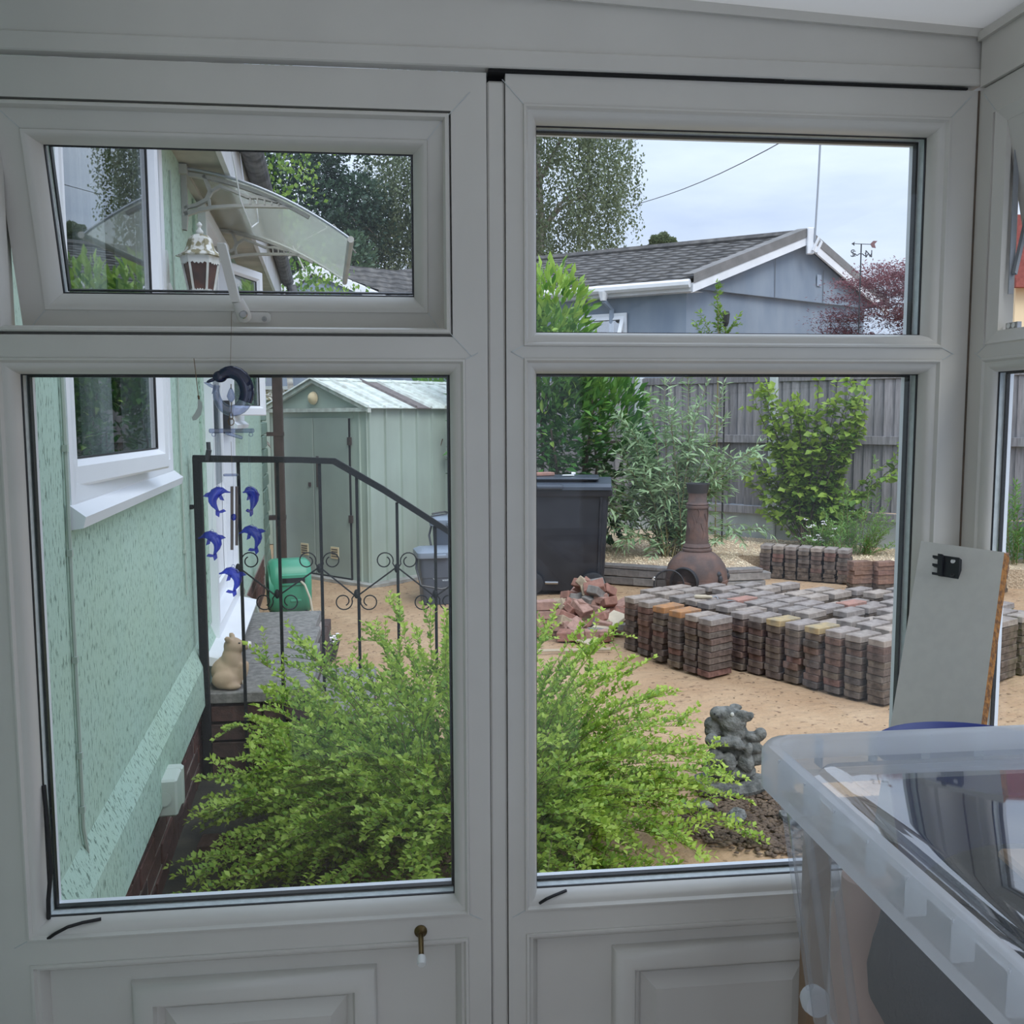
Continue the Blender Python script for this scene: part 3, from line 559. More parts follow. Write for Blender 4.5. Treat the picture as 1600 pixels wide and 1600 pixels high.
# the big curled one: head over a ring-shaped tail
c0 = C3(361, 612); s = .0245
big = MB(); pts = []; rr = []
for k in range(26):
    t = k / 25; ang = math.radians(128 - 330 * t)
    R = .0235 * (1.04 - .18 * max(0, t - .55)); pts.append(c0 + Vector((R * math.cos(ang) * .92, 0, R * math.sin(ang) * 1.15))); rr.append(.0040 + .0085 * math.sin(PI * min(1, max(0, (t + .12)) * .9)) ** .8 * (1 - .62 * t))
hp = 12
b = MB(); b.tube(pts[:hp + 1], rr[:hp + 1], 12); b.ell(pts[0] + Vector((-.001, 0, -.0005)), (.0105, .008, .0085)); b.ell(pts[0] + Vector((-.0125, 0, -.0055)), (.0085, .0035, .0026), E3(0, -22, 0))
o = b.build('large_dolphin', 'glass_blue_dark', ch, smooth=True); tag(o, 'large curled dolphin of dark blue glass')
b = MB(); b.tube(pts[hp:], rr[hp:], 12); e2 = pts[-1]
b.prism([(0, -.003), (-.006, .0), (-.014, .0045), (-.019, .0035), (-.012, -.002), (-.006, -.005), (-.008, -.013), (-.001, -.006)], -.0015, .0015, lambda u, v, w: (e2.x + u, w, e2.z + v))
f2 = pts[5]; b.prism([(.004, .008), (.013, .003), (.017, -.006), (.009, -.003)], -.001, .001, lambda u, v, w: (f2.x + u, w, f2.z + v))
tag(b.build('dolphin_tail', 'glass_clear', o, smooth=True), 'clear glass tail curling round in a ring')
b = MB(); b.lathe([(.001, -.010), (.0045, -.006), (.0062, -.001), (.004, .006), (.0012, .011)], 12, C3(361, 618)); b.build('glass_drop', 'glass_clear', ch, smooth=True)
b = MB(); b.tube([C3(361, 600), C3(361, 608)], .0008, 5); b.tube([C3(362, 628), C3(361, 645)], .0008, 5)
for k, yy in enumerate((650, 659)):
    p0 = C3(361, yy); b.tube([p0 + Vector((.0042 * math.cos(t) * (1 if k else .5), .0042 * math.cos(t) * (0 if k else .7), .0052 * math.sin(t))) for t in np.linspace(0, 2 * PI, 13)], .0007, 5, cap=False)
b.build('chain', 'chain', ch)
b = MB(); b.bbox(.064, .008, .0065, .0015, c=C3(362, 673)); p0 = C3(370, 678); b.bbox(.026, .007, .005, .001, R=E3(0, 18, 30), c=E3(0, -18, -30) @ p0)
for xx in (334, 392): 
    p1 = C3(xx, 679); b.tube([p1 + Vector((.0028 * math.cos(t), 0, .0028 * math.sin(t))) for t in np.linspace(0, 2 * PI, 9)], .0008, 4, cap=False)
tag(b.build('glass_bar', 'glass_clear', ch), 'clear glass cross bar')
b = MB(); b.bbox(.021, .010, .0035, .001, c=C3(361, 742)); b.build('glass_plate', 'glass_clear', ch)
for xx, y0, y1 in ((362.5, 760, 859), (370, 760, 852)):
    b = MB(); b.tube([C3(xx, y0, -.055), C3(xx, y1, -.055)], .0022, 8); tag(b.build('chime_tube', 'tube_metal', ch, smooth=True), 'metal chime tube')
b = MB(); b.ell(C3(365, 808), (.0042, .0042, .005)); b.build('bead', 'glass_blue', ch, smooth=True)
for i, (xx, yy, rz, rot) in enumerate(((341, 783, 180, 8), (390, 783, 62, 10), (332, 851, 0, 0), (394, 843, 0, -4), (365, 906, 0, 4))):
    p0 = C3(xx, yy); o = dolphin('small_dolphin', p0.x, p0.z, .0195, 'glass_blue', ch, rz, rot, .8, [0, .01, -.004, .004, -.012][i])
    b = MB(); top = p0 + Vector((0, 0, .0205)); b.tube([top + Vector((.0022 * math.cos(t), 0, .0022 * math.sin(t))) for t in np.linspace(0, 2 * PI, 9)], .0006, 4, cap=False); b.tube([top + Vector((0, 0, .002)), C3([340, 388, 334, 390, 365][i], 679)], .00018, 3); b.build('hanging_ring', 'glass_clear', o)
# the spoon-shaped pendant beside it
pd = thing('spoon_pendant', 'flat spoon-shaped pendant on a dark string left of the dolphin chime', 'pendant', tuple(onY(310, 655, -.045)))
q0 = onY(310, 655, -.045); Q = lambda px, py: onY(px, py, -.045) - q0
b = MB(); b.tube([Q(303, 560), Q(310, 618)], .0007, 4); b.tube([Q(310, 618), Q(311, 624)], .0016, 6); b.build('string', 'chain', pd)
b = MB(); b.prism([tuple((Q(x, y).x, Q(x, y).z)) for x, y in ((310, 622), (315, 628), (316, 638), (314, 648), (307, 656), (301, 657), (300, 652), (305, 645), (309, 637), (309, 628))], -.001, .001, lambda u, v, t: (u, t, v)); b.build('pendant', 'box_green', pd)

# ---------------------------------------------------------------- side table, clear storage box, blue bowl, leaning board
TZ = .885
tb = thing('side_table', 'small wooden table under the clear storage box', 'table', (.675, -.95, 0))
b = MB(); b.bbox(.43, .74, .03, .004, c=(0, 0, TZ - .015)); b.build('table_top', 'table_wood', tb)
for x in (-.08, .17):
    for y in (-.33, .33): b = MB(); b.bbox(.04, .04, TZ - .03, .003, c=(x, y, (TZ - .03) / 2)); b.build('leg', 'table_wood', tb)
st_ = thing('stool', 'low wooden stool under the blue bowl in the window corner', 'stool', (.765, -.29, 0))
b = MB(); b.bbox(.30, .46, .03, .004, c=(0, 0, TZ - .015)); b.build('seat', 'table_wood', st_)
for x in (-.12, .12):
    for y in (-.19, .19): b = MB(); b.bbox(.035, .035, TZ - .03, .003, c=(x, y, (TZ - .03) / 2)); b.build('leg', 'table_wood', st_)
bxx = thing('storage_box', 'large clear plastic storage box with clip-on lid, full of folded things, nearest the viewer', 'storage box', (.360, -.555, TZ))
BW, BD, BH = .50, .72, .288   # size; origin at the far left corner
def rrect(x0, x1, y0, y1, r, n=5):
    P = []
    for cx, cy, a0 in ((x1 - r, y1 - r, 0), (x0 + r, y1 - r, 90), (x0 + r, y0 + r, 180), (x1 - r, y0 + r, 270)):
        for k in range(n + 1): a = math.radians(a0 + 90 * k / n); P.append((cx + r * math.cos(a), cy + r * math.sin(a)))
    return P
def rloop(b, prof, mi=0, cap0=False, cap1=False):
    """prof: (inset, z, r) rounded rectangles of the box plan"""
    rings = [[(x, y, z) for x, y in rrect(i, BW - i, -BD + i, -i, r)] for i, z, r in prof]; n = len(rings[0]); vs = sum(rings, [])
    fs = [(a * n + k, a * n + (k + 1) % n, (a + 1) * n + (k + 1) % n, (a + 1) * n + k) for a in range(len(rings) - 1) for k in range(n)]
    if cap0: fs.append(tuple(range(n)))
    if cap1: fs.append(tuple((len(rings) - 1) * n + k for k in range(n)))
    b.add(vs, fs, mi)
b = MB(); rloop(b, [(.045, .004, .03), (.018, .245, .03), (.016, .249, .03)], cap0=True)
for k in range(3):   # corner pilasters, far left
    b.tube([(.052 + .0, -.05 - .055 * k, .01), (.022, -.03 - .055 * k, .238)], .004, 6)
b.build('tub', 'tub', bxx, smooth=True, sharp=50)
b = MB(); rloop(b, [(.0165, .234, .03), (.001, .238, .033), (.0, .250, .035), (.0, .276, .035), (.004, .283, .034), (.014, .284, .03), (.018, .280, .028), (.019, .262, .027)])
for k in range(11): y = -.07 - .06 * k; b.box(.001, .0175, y - .001, y + .001, .25, .281)
for k in range(7): x = .07 + .06 * k; b.box(x - .001, x + .001, -.0175, -.001, .25, .281)
b.build('rim', 'tub_rim', bxx, smooth=True, sharp=50)
b = MB(); rloop(b, [(.019, .262, .027), (.030, .261, .024), (.046, .262, .02), (.050, .268, .02), (.054, .269, .02)], cap1=True); b.build('lid', 'tub_lid', bxx, smooth=True, sharp=30)
for cx, cy in ((.055, -.05), (.055, -BD + .05), (BW - .055, -.05), (BW - .055, -BD + .05)):
    b = MB(); b.lathe([(.006, -.010), (.013, -.009), (.015, 0), (.013, .009), (.006, .010)], 16, (cx, cy, .0155), E3(90, 0, 0)); b.build('wheel', 'tub_rim', bxx, smooth=True)
B0 = Vector((.360, -.555, TZ))
def cloth(name, label, cat, c, sz, m, seed=0):
    n = 22; V = []; F = []; rng = np.random.default_rng(seed)
    ph = rng.uniform(0, 6, 6)
    b = MB()
    for j in range(n + 1):
        for i in range(n * 2):
            t = 2 * PI * i / (2 * n); p = PI * j / n; sp = math.copysign(abs(math.sin(p)) ** .45, math.sin(p)); cp = math.copysign(abs(math.cos(p)) ** .7, math.cos(p))
            ct = math.copysign(abs(math.cos(t)) ** .45, math.cos(t)); stt = math.copysign(abs(math.sin(t)) ** .45, math.sin(t))
            w = 1 + .035 * math.sin(5 * t + ph[0] + 3 * p) + .02 * math.sin(9 * p + ph[1])
            b.v.append((sz[0] * sp * ct * w, sz[1] * sp * stt * w, max(-sz[2] * .98, sz[2] * cp * (1 + .05 * math.sin(4 * t + ph[2]) * sp))))
    m2 = n * 2
    for j in range(n):
        for i in range(m2): b.f.append((j * m2 + i, (j + 1) * m2 + i, (j + 1) * m2 + (i + 1) % m2, j * m2 + (i + 1) % m2)); b.m.append(0)
    o = b.build(name, m, smooth=True, sharp=80); o.location = B0 + Vector(c); return tag(o, label, cat)
cloth('folded_clothing', 'dark charcoal folded clothing pressed against the near side of the clear box', 'clothing', (.232, -.235, .122), (.185, .095, .114), 'cloth_dark', 1)
cloth('folded_clothing', 'dark folded clothing at the bottom front of the clear box', 'clothing', (.232, -.56, .116), (.185, .10, .108), 'cloth_dark', 2)
cloth('folded_towel', 'beige folded towel beside the dark clothing in the clear box', 'towel', (.232, -.40, .112), (.185, .045, .100), 'cloth_beige', 3)
b = MB(); b.bbox(.30, .40, .010, .003, R=E3(0, 0, -6)); o = b.build('wooden_tray', 'wood_orange'); o.location = B0 + Vector((.27, -.42, .242)); tag(o, 'orange wooden tray lying on top of the contents of the clear box', 'tray')
b = MB(); b.lathe([(.026, 0), (.031, .006), (.033, .12), (.024, .14), (.024, .155)], 18); o = b.build('jar', 'skin_paper', smooth=True); o.location = B0 + Vector((.09, -.082, .008)); tag(o, 'pinkish jar in the far left corner of the clear box', 'jar')
# blue bowl behind the box
bq = onY(1458, 1129, -.275)
bw = thing('washing_bowl', 'deep blue round plastic bowl behind the clear storage box', 'bowl', (bq.x - .01, -.405, TZ)); bt = bq.z - TZ + .004
b = MB(); b.lathe([(.08, .0), (.085, .004), (.113, bt - .018), (.117, bt - .008), (.129, bt - .002), (.130, bt - .005), (.120, bt - .010), (.114, bt - .020)], 48, cap=False); b.lathe([(.0, .003), (.09, .0025)], 48, cap=False); b.build('bowl', 'blue_bowl', bw, smooth=True, sharp=60)
# chipboard offcut leaning in the corner
qa = Vector((.842, -.026, 1.297)); wv = Vector((.061, -.128, -.002)); dn = Vector((.735, -.145, 1.022)) - qa
dn *= (qa.z - TZ - .002) / -dn.z; qb = qa + wv; qd = qa + dn; qc = qb + dn; qc.z = qd.z
org = Vector(((qc.x + qd.x) / 2, (qc.y + qd.y) / 2, TZ)); nn = wv.cross(dn).normalized(); nn = -nn if nn.y < 0 else nn; nn = nn * .016
bdv = [qa - org, qb - org, qc - org, qd - org]
lb = thing('chipboard_panel', 'pale grey chipboard offcut with bare orange edge leaning in the window corner', 'board', tuple(org))
b = MB(); b.add(bdv + [v + nn for v in bdv], [(0, 1, 2, 3), (7, 6, 5, 4), (0, 4, 5, 1), (3, 2, 6, 7), (0, 3, 7, 4)]); b.build('board', 'board_grey', lb)
b = MB(); b.add([bdv[1], bdv[2], bdv[2] + nn, bdv[1] + nn], [(0, 1, 2, 3)]); tag(b.build('raw_edge', 'chip_edge', lb), 'bare orange-brown chipboard edge')
Rb = Matrix((wv.normalized(), -wv.cross(dn).normalized() if wv.cross(dn).y < 0 else wv.cross(dn).normalized(), Vector((0, 0, 1)))).transposed()
f0 = qa + wv * .42 + dn * .085 - org
def bp_(u, v, w): return f0 + wv.normalized() * u - nn.normalized() * v + Vector((0, 0, w))
b = MB()
def obox(u0, u1, v0, v1, w0, w1): b.add([bp_(u, v, w) for u in (u0, u1) for v in (v0, v1) for w in (w0, w1)], [(0, 1, 3, 2), (4, 6, 7, 5), (0, 4, 5, 1), (2, 3, 7, 6), (0, 2, 6, 4), (1, 5, 7, 3)])
obox(-.016, .018, 0, .008, -.017, .017); obox(-.016, -.008, .008, .013, -.017, .017)
for w in (.013, 0, -.014): obox(-.028, -.016, .002, .008, w - .002, w + .002)
tag(b.build('fixing_block', 'black_plastic', lb), 'black plastic fixing block')
for w in (.010, -.012):
    b = MB(); Rk = nn.normalized().to_track_quat('Z', 'X').to_matrix() @ Matrix.Rotation(PI, 3, 'X'); b.lathe([(.0038, 0), (.0038, .001), (.0013, .001), (.001, .0003)], 12, bp_(.008, .0082, w), Rk); b.build('screw', 'white_tip' if w > 0 else 'iron_dark', lb)

# ================================================================ THE GREEN HOUSE (frame: x = along wall, y = into wall, z up)
HR = math.atan2(.997, -.0774)
def HW(s, q, z):   # house-local to world
    return Vector((-.66 + s * -.0774 - q * .997, s * .997 - q * .0774, z))
HS = thing('house', 'pale mint-green rendered house with white windows running back on the left', 'house', (-.66, 0, 0), HR)
# wall with openings: window s .62-2.02, door 3.02-4.05, window 5.15-6.5
wz0, wz1 = .335, 2.50
b = MB()
W1 = (.64, 2.01, 1.32, 2.46); DR = (2.98, 4.02, .50, 2.42); W2 = (4.30, 5.10, 1.49, 2.42)
def wallpanel(s0, s1, holes):
    xs = sorted({s0, s1, *[h[0] for h in holes], *[h[1] for h in holes]})
    for a, c in zip(xs[:-1], xs[1:]):
        hs = [h for h in holes if h[0] <= a and h[1] >= c]
        zz = [wz0] + sum([[h[2], h[3]] for h in hs], []) + [wz1]
        for k in range(0, len(zz), 2): b.box(a, c, 0, .10, zz[k], zz[k + 1])
wallpanel(-.6, 6.95, [W1, DR, W2])
# splayed foot of the render
b.prism([(0, wz0), (-.035, wz0), (-.032, wz0 + .16), (0, wz0 + .24)], -.0, 2.97, lambda u, v, t: (t, u, v))
b.build('wall', 'mint_render', HS)
b = MB()
b.box(2.86, 2.97, -.012, 0, wz0 + .24, 2.44); b.build('corner_batten', 'mint_render', HS)
# plinth bricks
b = MB(); b.box(-.6, 6.95, .0015, .12, 0, wz0); b.build('plinth_core', 'mortar', HS)
def brick_protos(name, sx, sy, sz, m, n=3, jit=.002, bev=.003):
    out = []
    for k in range(n): q = MB(); q.bbox(sx, sy, sz, bev, jit=jit); o = q.build(name, m); out.append(o.data); bpy.data.objects.remove(o)
    return out
BP = brick_protos('brick', .215, .10, .066, 'plinth_brick')
def put(me, name, parent, p, rz=0., rot=None):
    o = link(name, me, parent); o.location = p; o.rotation_euler = rot if rot else (0, 0, rz); return o
for r in range(4):
    x = -.05 + (.11 if r % 2 else 0)
    while x < 6.8:
        if not (r > 3 and 3 < x < 4): put(random.choice(BP), 'brick', HS, (x, .048 + random.uniform(-.003, .003), .047 + r * .078), random.uniform(-.006, .006))
        x += .227
# projecting pier at the far end of the wall (sunlit bricks)
# eaves: soffit, fascia, gutter, roof edge
b = MB(); b.box(-.6, 7.15, -.17, .02, 2.50, 2.515); b.build('soffit', 'soffit', HS)
b = MB(); b.box(-.6, 7.18, -.19, -.17, 2.47, 2.70); b.build('fascia', 'fascia_white', HS)
g = MB(); n = 8
for k in range(n):
    a0, a1 = PI * k / n, PI * (k + 1) / n; g.add([(x, -.245 + .052 * math.cos(a), 2.70 - .055 * math.sin(a)) for x in (-.6, 7.2) for a in (a0, a1)], [(0, 1, 3, 2)])
    g.add([(x, -.245 + .047 * math.cos(a), 2.70 - .05 * math.sin(a)) for x in (-.6, 7.2) for a in (a0, a1)], [(0, 1, 3, 2)])
g.prism([(.055 * math.cos(PI * k / 8), -.058 * math.sin(PI * k / 8)) for k in range(9)], 7.195, 7.20, lambda u, v, t: (t, -.245 + u, 2.70 + v)); g.build('gutter', 'gutter_dark', HS)
b = MB()
for k in range(13): b.box(-.6, 7.2, -.28 + .30 * k, .06 + .30 * k, 2.715 + .085 * k, 2.735 + .085 * k, R=None)
b.build('roof', 'gutter_dark', HS)
b = MB(); b.box(6.85, 6.95, .1, 4., 0, 2.6); b.prism([(.1, 2.6), (4., 2.6), (4., 3.7)], 6.85, 6.95, lambda u, v, t: (t, u, v)); b.build('end_wall', 'mint_render', HS)
# pale stone-clad return beyond the end of the wall
b = MB(); b.box(6.97, 7.9, .05, .2, 0, 2.0); b.build('clad_wall', 'mint_render', HS)
SP = brick_protos('stone', .30, .05, .115, 'mint_stone', 2, .004, .008)
for r in range(16):
    for k in range(3): put(random.choice(SP), 'stone', HS, (7.09 + k * .31 + (.12 if r % 2 else 0), .03, .07 + r * .122), 0)

def house_window(W, mull, name='window', open_far=None, proj=.03):
    s0, s1, z0, z1 = W; root = thing(name); root.parent = HS
    f = MB(); f.loop((s0 - .01, s1 + .01, z0 - .01, z1 + .01), [(0, .0), (0, -proj), (.012, -proj - .004), (.05, -proj), (.058, -proj + .02), (.058, .06)]); f.build('window_frame', 'upvc_out', root)
    f = MB(); f.prism([(.0, z0 - .055), (-.034, z0 - .050), (-.04, z0 - .026), (-.01, z0 - .002), (0, z0)], s0 - .03, s1 + .03, lambda u, v, t: (t, u, v)); f.build('sill', 'upvc_out', root)
    f = MB(); f.box(s0 + .02, s1 - .02, .10, .9, z0 - .2, z0 - .19); f.box(s0 - .3, s1 + .3, .9, .95, z0 - .2, z1 + .1); f.box(s0 - .3, s1 + .3, .10, .95, z1 + .08, z1 + .1); f.box(s0 - .32, s0 - .3, .1, .95, z0 - .2, z1 + .1); f.box(s1 + .3, s1 + .32, .1, .95, z0 - .2, z1 + .1); f.build('room_lining', 'dark_room', root)
    return root
def curtain(root, x0, x1, z0, z1, y=.16, folds=9):
    n = folds * 8; V = []; F = []
    for i in range(n + 1): x = x0 + (x1 - x0) * i / n; yy = y + .02 * math.sin(i / 8 * 2 * PI) + .006 * math.sin(i * 1.3); V += [(x, yy, z0), (x, yy, z1)]
    for i in range(n): F.append((2 * i, 2 * i + 2, 2 * i + 3, 2 * i + 1))
    q = MB(); q.add(V, F); q.build('curtain', 'curtain', root, smooth=True)
hw1 = house_window(W1, None, proj=.008)
# opened side-hung casement: hinge on the far jamb
ca = thing('casement'); ca.parent = hw1; ca.location = (.655, .022, 0); ca.rotation_euler = (0, 0, math.radians(-4.6))
cw = .87; f = MB(); f.loop((0, cw, 1.352, 2.44), [(0, .03), (0, -.022), (.006, -.026), (.045, -.026), (.052, -.018), (.062, -.006), (.062, .03)])
f.loop((0, cw, 1.352, 2.44), [(0, .03), (.062, .03)])
o = f.build('casement_frame', 'upvc_out', ca)
f = MB(); f.loop((0, cw, 1.352, 2.44), [(.060, -.010), (.064, -.009), (.064, -.004)]); f.build('gasket', 'rubber', ca)
f = MB(); f.box(.06, cw - .06, -.006, -.002, 1.412, 2.38); f.build('pane', 'house_glass', ca)
curtain(hw1, .72, 1.25, 1.33, 2.46, .18, 6); curtain(hw1, 1.55, 1.95, 1.33, 2.46, .18, 4)
f = MB(); f.box(1.53, 1.60, .0, .06, 1.34, 2.44); f.build('inner_mullion', 'upvc_out', hw1)
hw2 = house_window(W2, None, proj=.01)
ca = thing('casement'); ca.parent = hw2; ca.location = (W2[0] + .03, .02, 0); ca.rotation_euler = (0, 0, math.radians(-20)); cw = .50
f = MB(); f.loop((0, cw, 1.52, 2.41), [(0, .03), (0, -.022), (.006, -.026), (.045, -.026), (.052, -.018), (.062, -.006), (.062, .03)]); f.loop((0, cw, 1.52, 2.41), [(0, .03), (.062, .03)]); f.build('casement_frame', 'upvc_out', ca)
f = MB(); f.loop((0, cw, 1.52, 2.41), [(.060, -.010), (.064, -.009), (.064, -.004)]); f.build('gasket', 'rubber', ca)
f = MB(); f.box(.06, cw - .06, -.006, -.002, 1.58, 2.35); f.build('pane', 'house_glass', ca); curtain(hw2, W2[0] + .06, W2[1] - .06, W2[2], W2[3], .15, 7)
# white door, seen almost edge on, with projecting sill
dr = thing('door'); dr.parent = HS; s0, s1, z0, z1 = DR
f = MB(); f.loop((s0 - .02, s1 + .02, z0, z1 + .02), [(0, .0), (0, -.045), (.055, -.045), (.06, .05)]); f.build('door_frame', 'upvc_out', dr)
f = MB(); f.box(s0 + .04, s1 - .04, .02, .06, z0 + .04, z1 - .04); f.build('door_leaf', 'upvc_out', dr)
f = MB(); f.loop((s0 + .12, s1 - .12, z0 + .14, z1 - .12), [(0, .02), (0, .004), (.03, .004), (.034, .018)]); f.loop((s0 + .12, s1 - .12, z0 + .14, z0 + .62), [(0, .019), (0, .003), (.03, .003), (.034, .018)]); f.build('door_bead', 'upvc_out', dr)
f = MB(); f.box(s0 + .15, s1 - .15, .014, .018, z0 + .66, z1 - .15); f.build('pane', 'house_glass', dr)
f = MB(); f.box(3.93, 3.96, -.03, .02, 1.42, 1.60); f.build('handle', 'black_plastic', dr)
f = MB(); f.prism([(.0, z0 - .035), (-.135, z0 - .05), (-.14, z0 - .028), (-.02, z0 + .005), (0, z0 + .005)], s0 - .38, s1 + .02, lambda u, v, t: (t, u, v)); f.build('door_sill', 'white_paint', dr)

# cables clipped to the wall
def wcable(name, label, pts, r=.0045, clips=()):
    root = thing(name, label, 'cable', HW(pts[0][0], 0, pts[0][1])); inv = root.location
    b = MB(); b.tube([HW(s, -.007, z) - inv for s, z in pts], r, 6); b.build('cable_run', 'cable', root, smooth=True)
    for s, z in clips: b = MB(); b.box(-.006, .006, -.005, .006, -.007, .007); o = b.build('clip', 'cable', root); o.location = HW(s, -.008, z) - inv; o.rotation_euler = (0, 0, HR)
wcable('wall_cable', 'pale green cable clipped down the near end of the mint wall, close to the window', [(.60, 2.45), (.60, 1.9), (.605, 1.5), (.60, 1.1), (.602, .8), (.60, .62), (.63, .54), (.64, .42), (.64, .3)], .0045, [(.602, 1.44), (.60, 1.22), (.60, .99), (.60, .78), (.60, .66)])
wcable('wall_cable', 'thin cable on the mint wall just right of the near house window', [(2.22, 2.4), (2.22, 1.9), (2.225, 1.4), (2.24, 1.0), (2.25, .83)], .004, [(2.22, 1.7), (2.22, 1.28), (2.235, 1.0)])
jb = thing('junction_box', 'small pale green electrical box on the brick plinth of the mint house', 'electrical box', HW(1.47, 0, .36), HR)
b = MB(); b.bbox(.145, .075, .115, .006, c=(0, -.04, 0)); b.build('box', 'box_green', jb)
b = MB(); b.bbox(.035, .079, .117, .004, c=(.040, -.042, 0)); b.build('cover', 'box_green', jb)
b = MB(); b.lathe([(.022, 0), (.022, .0015), (.020, .0015)], 18, (-.076, -.04, 0), E3(0, -90, 0)); b.build('knock_out', 'box_green', jb)

# wall lantern
lp = HW(2.06, 0, 1.99)
lan = thing('wall_lantern', 'white six-sided outdoor lantern with amber panes and lichened cap beside the open house window', 'wall lamp', lp, HR)
lan.scale = (.80, .80, .97); lan.location.z = 2.022
lc = Vector((.0, -.152, 0))   # lantern axis, off the wall
b = MB(); n6 = 6
b.lathe([(.0, .175), (.004, .172), (.011, .166), (.012, .160), (.006, .153), (.008, .148), (.016, .140), (.017, .134), (.012, .128)], 14, lc); b.build('finial', 'lantern_white', lan, smooth=True)
b = MB(); b.lathe([(.012, .130), (.038, .124), (.052, .110), (.058, .088), (.066, .072), (.090, .058), (.105, .052), (.105, .049), (.085, .048)], 6, lc, ph=PI / 6); b.build('cap', 'lantern_roof', lan)
b = MB(); zt, zb, rt, rb_ = .048, -.085, .082, .052
for k in range(6):
    a = PI / 3 * k + PI / 6; b.tube([lc + Vector((rt * math.cos(a), rt * math.sin(a), zt)), lc + Vector((rb_ * math.cos(a), rb_ * math.sin(a), zb))], .0062, 4)
    a2 = a + PI / 3; A = Vector((rt * math.cos(a), rt * math.sin(a), zt)); B_ = Vector((rt * math.cos(a2), rt * math.sin(a2), zt)); C_ = Vector((rb_ * math.cos(a), rb_ * math.sin(a), zb)); D_ = Vector((rb_ * math.cos(a2), rb_ * math.sin(a2), zb))
    for P0, P1, sg, base in ((A, B_, -1, .020), (C_, D_, 1, .010)):   # scalloped gallery strips
        m_ = 10; pl = []
        for i in range(m_ + 1):
            t = i / m_; h = base + (.006 if i % 2 else 0) + (.006 * math.sin(PI * t) if sg < 0 else .004 * math.sin(PI * t)); pl.append((t, h))
        vs = [lc + P0.lerp(P1, t) * 1.01 for t, h in pl] + [lc + P0.lerp(P1, t) * 1.01 + Vector((0, 0, sg * h)) for t, h in pl]
        b.add(vs, [(i, i + 1, m_ + 2 + i, m_ + 1 + i) for i in range(m_)])
b.lathe([(.057, -.083), (.060, -.088), (.060, -.096), (.045, -.100), (.030, -.112), (.014, -.118), (.012, -.135), (.016, -.150), (.012, -.165)], 12, lc); b.build('cage', 'lantern_white', lan)
for k in range(6):
    a = PI / 3 * k + PI / 6; a2 = a + PI / 3; b = MB(); r0, r1 = rt - .004, rb_ - .004
    b.add([lc + Vector((r0 * math.cos(a), r0 * math.sin(a), zt)), lc + Vector((r0 * math.cos(a2), r0 * math.sin(a2), zt)), lc + Vector((r1 * math.cos(a2), r1 * math.sin(a2), zb)), lc + Vector((r1 * math.cos(a), r1 * math.sin(a), zb))], [(0, 1, 2, 3)]); b.build('pane', 'amber_glass', lan)
b = MB(); b.tube([lc + Vector((0, 0, -.16)), lc + Vector((0, .04, -.165)), (0, -.08, -.14), (0, -.035, -.10), (0, -.012, -.05)], [.012, .011, .010, .010, .012], 8)
b.prism([(-.03, -.16), (.03, -.16), (.04, -.06), (.035, .03), (0, .07), (-.035, .03), (-.04, -.06)], -.015, 0, lambda u, v, t: (u, t, v)); b.build('wall_bracket', 'lantern_white', lan, smooth=True, sharp=40)

# polycarbonate canopy over the door
can = thing('door_canopy', 'curved clear plastic canopy on two scrolled grey brackets over the house door', 'canopy', HW(2.50, 0, 2.30), HR)
cs0, cs1 = .02, 1.24; CP = .66   # along the wall; projection
def arc(t): # t 0..1 from the wall outward
    return (-CP * t, .18 - .065 * CP * t - .487 * (CP * t) ** 2)
b = MB(); n = 24
A = [arc(k / n) for k in range(n + 1)]
b.add([(x, y, z) for (y, z) in A for x in (cs0, cs1)], [(2 * k, 2 * k + 1, 2 * k + 3, 2 * k + 2) for k in range(n)])
b.build('sheet', 'poly', can, smooth=True)
b = MB(); b.tube([(cs0, y, z + .004) for y, z in A], .006, 6); b.build('edge_strip', 'galv', can, smooth=True)
b = MB(); b.tube([(cs1, y, z + .004) for y, z in A], .006, 6); b.build('edge_strip', 'bracket_grey', can, smooth=True)
b = MB(); yy, zz = A[-1]; b.tube([(cs0 - .02, yy, zz), (cs1 + .02, yy, zz)], .014, 8); b.build('front_rail', 'bracket_grey', can, smooth=True)
b = MB(); b.box(cs0 - .02, cs1 + .02, -.03, 0, .16, .195); b.build('wall_rail', 'bracket_grey', can)
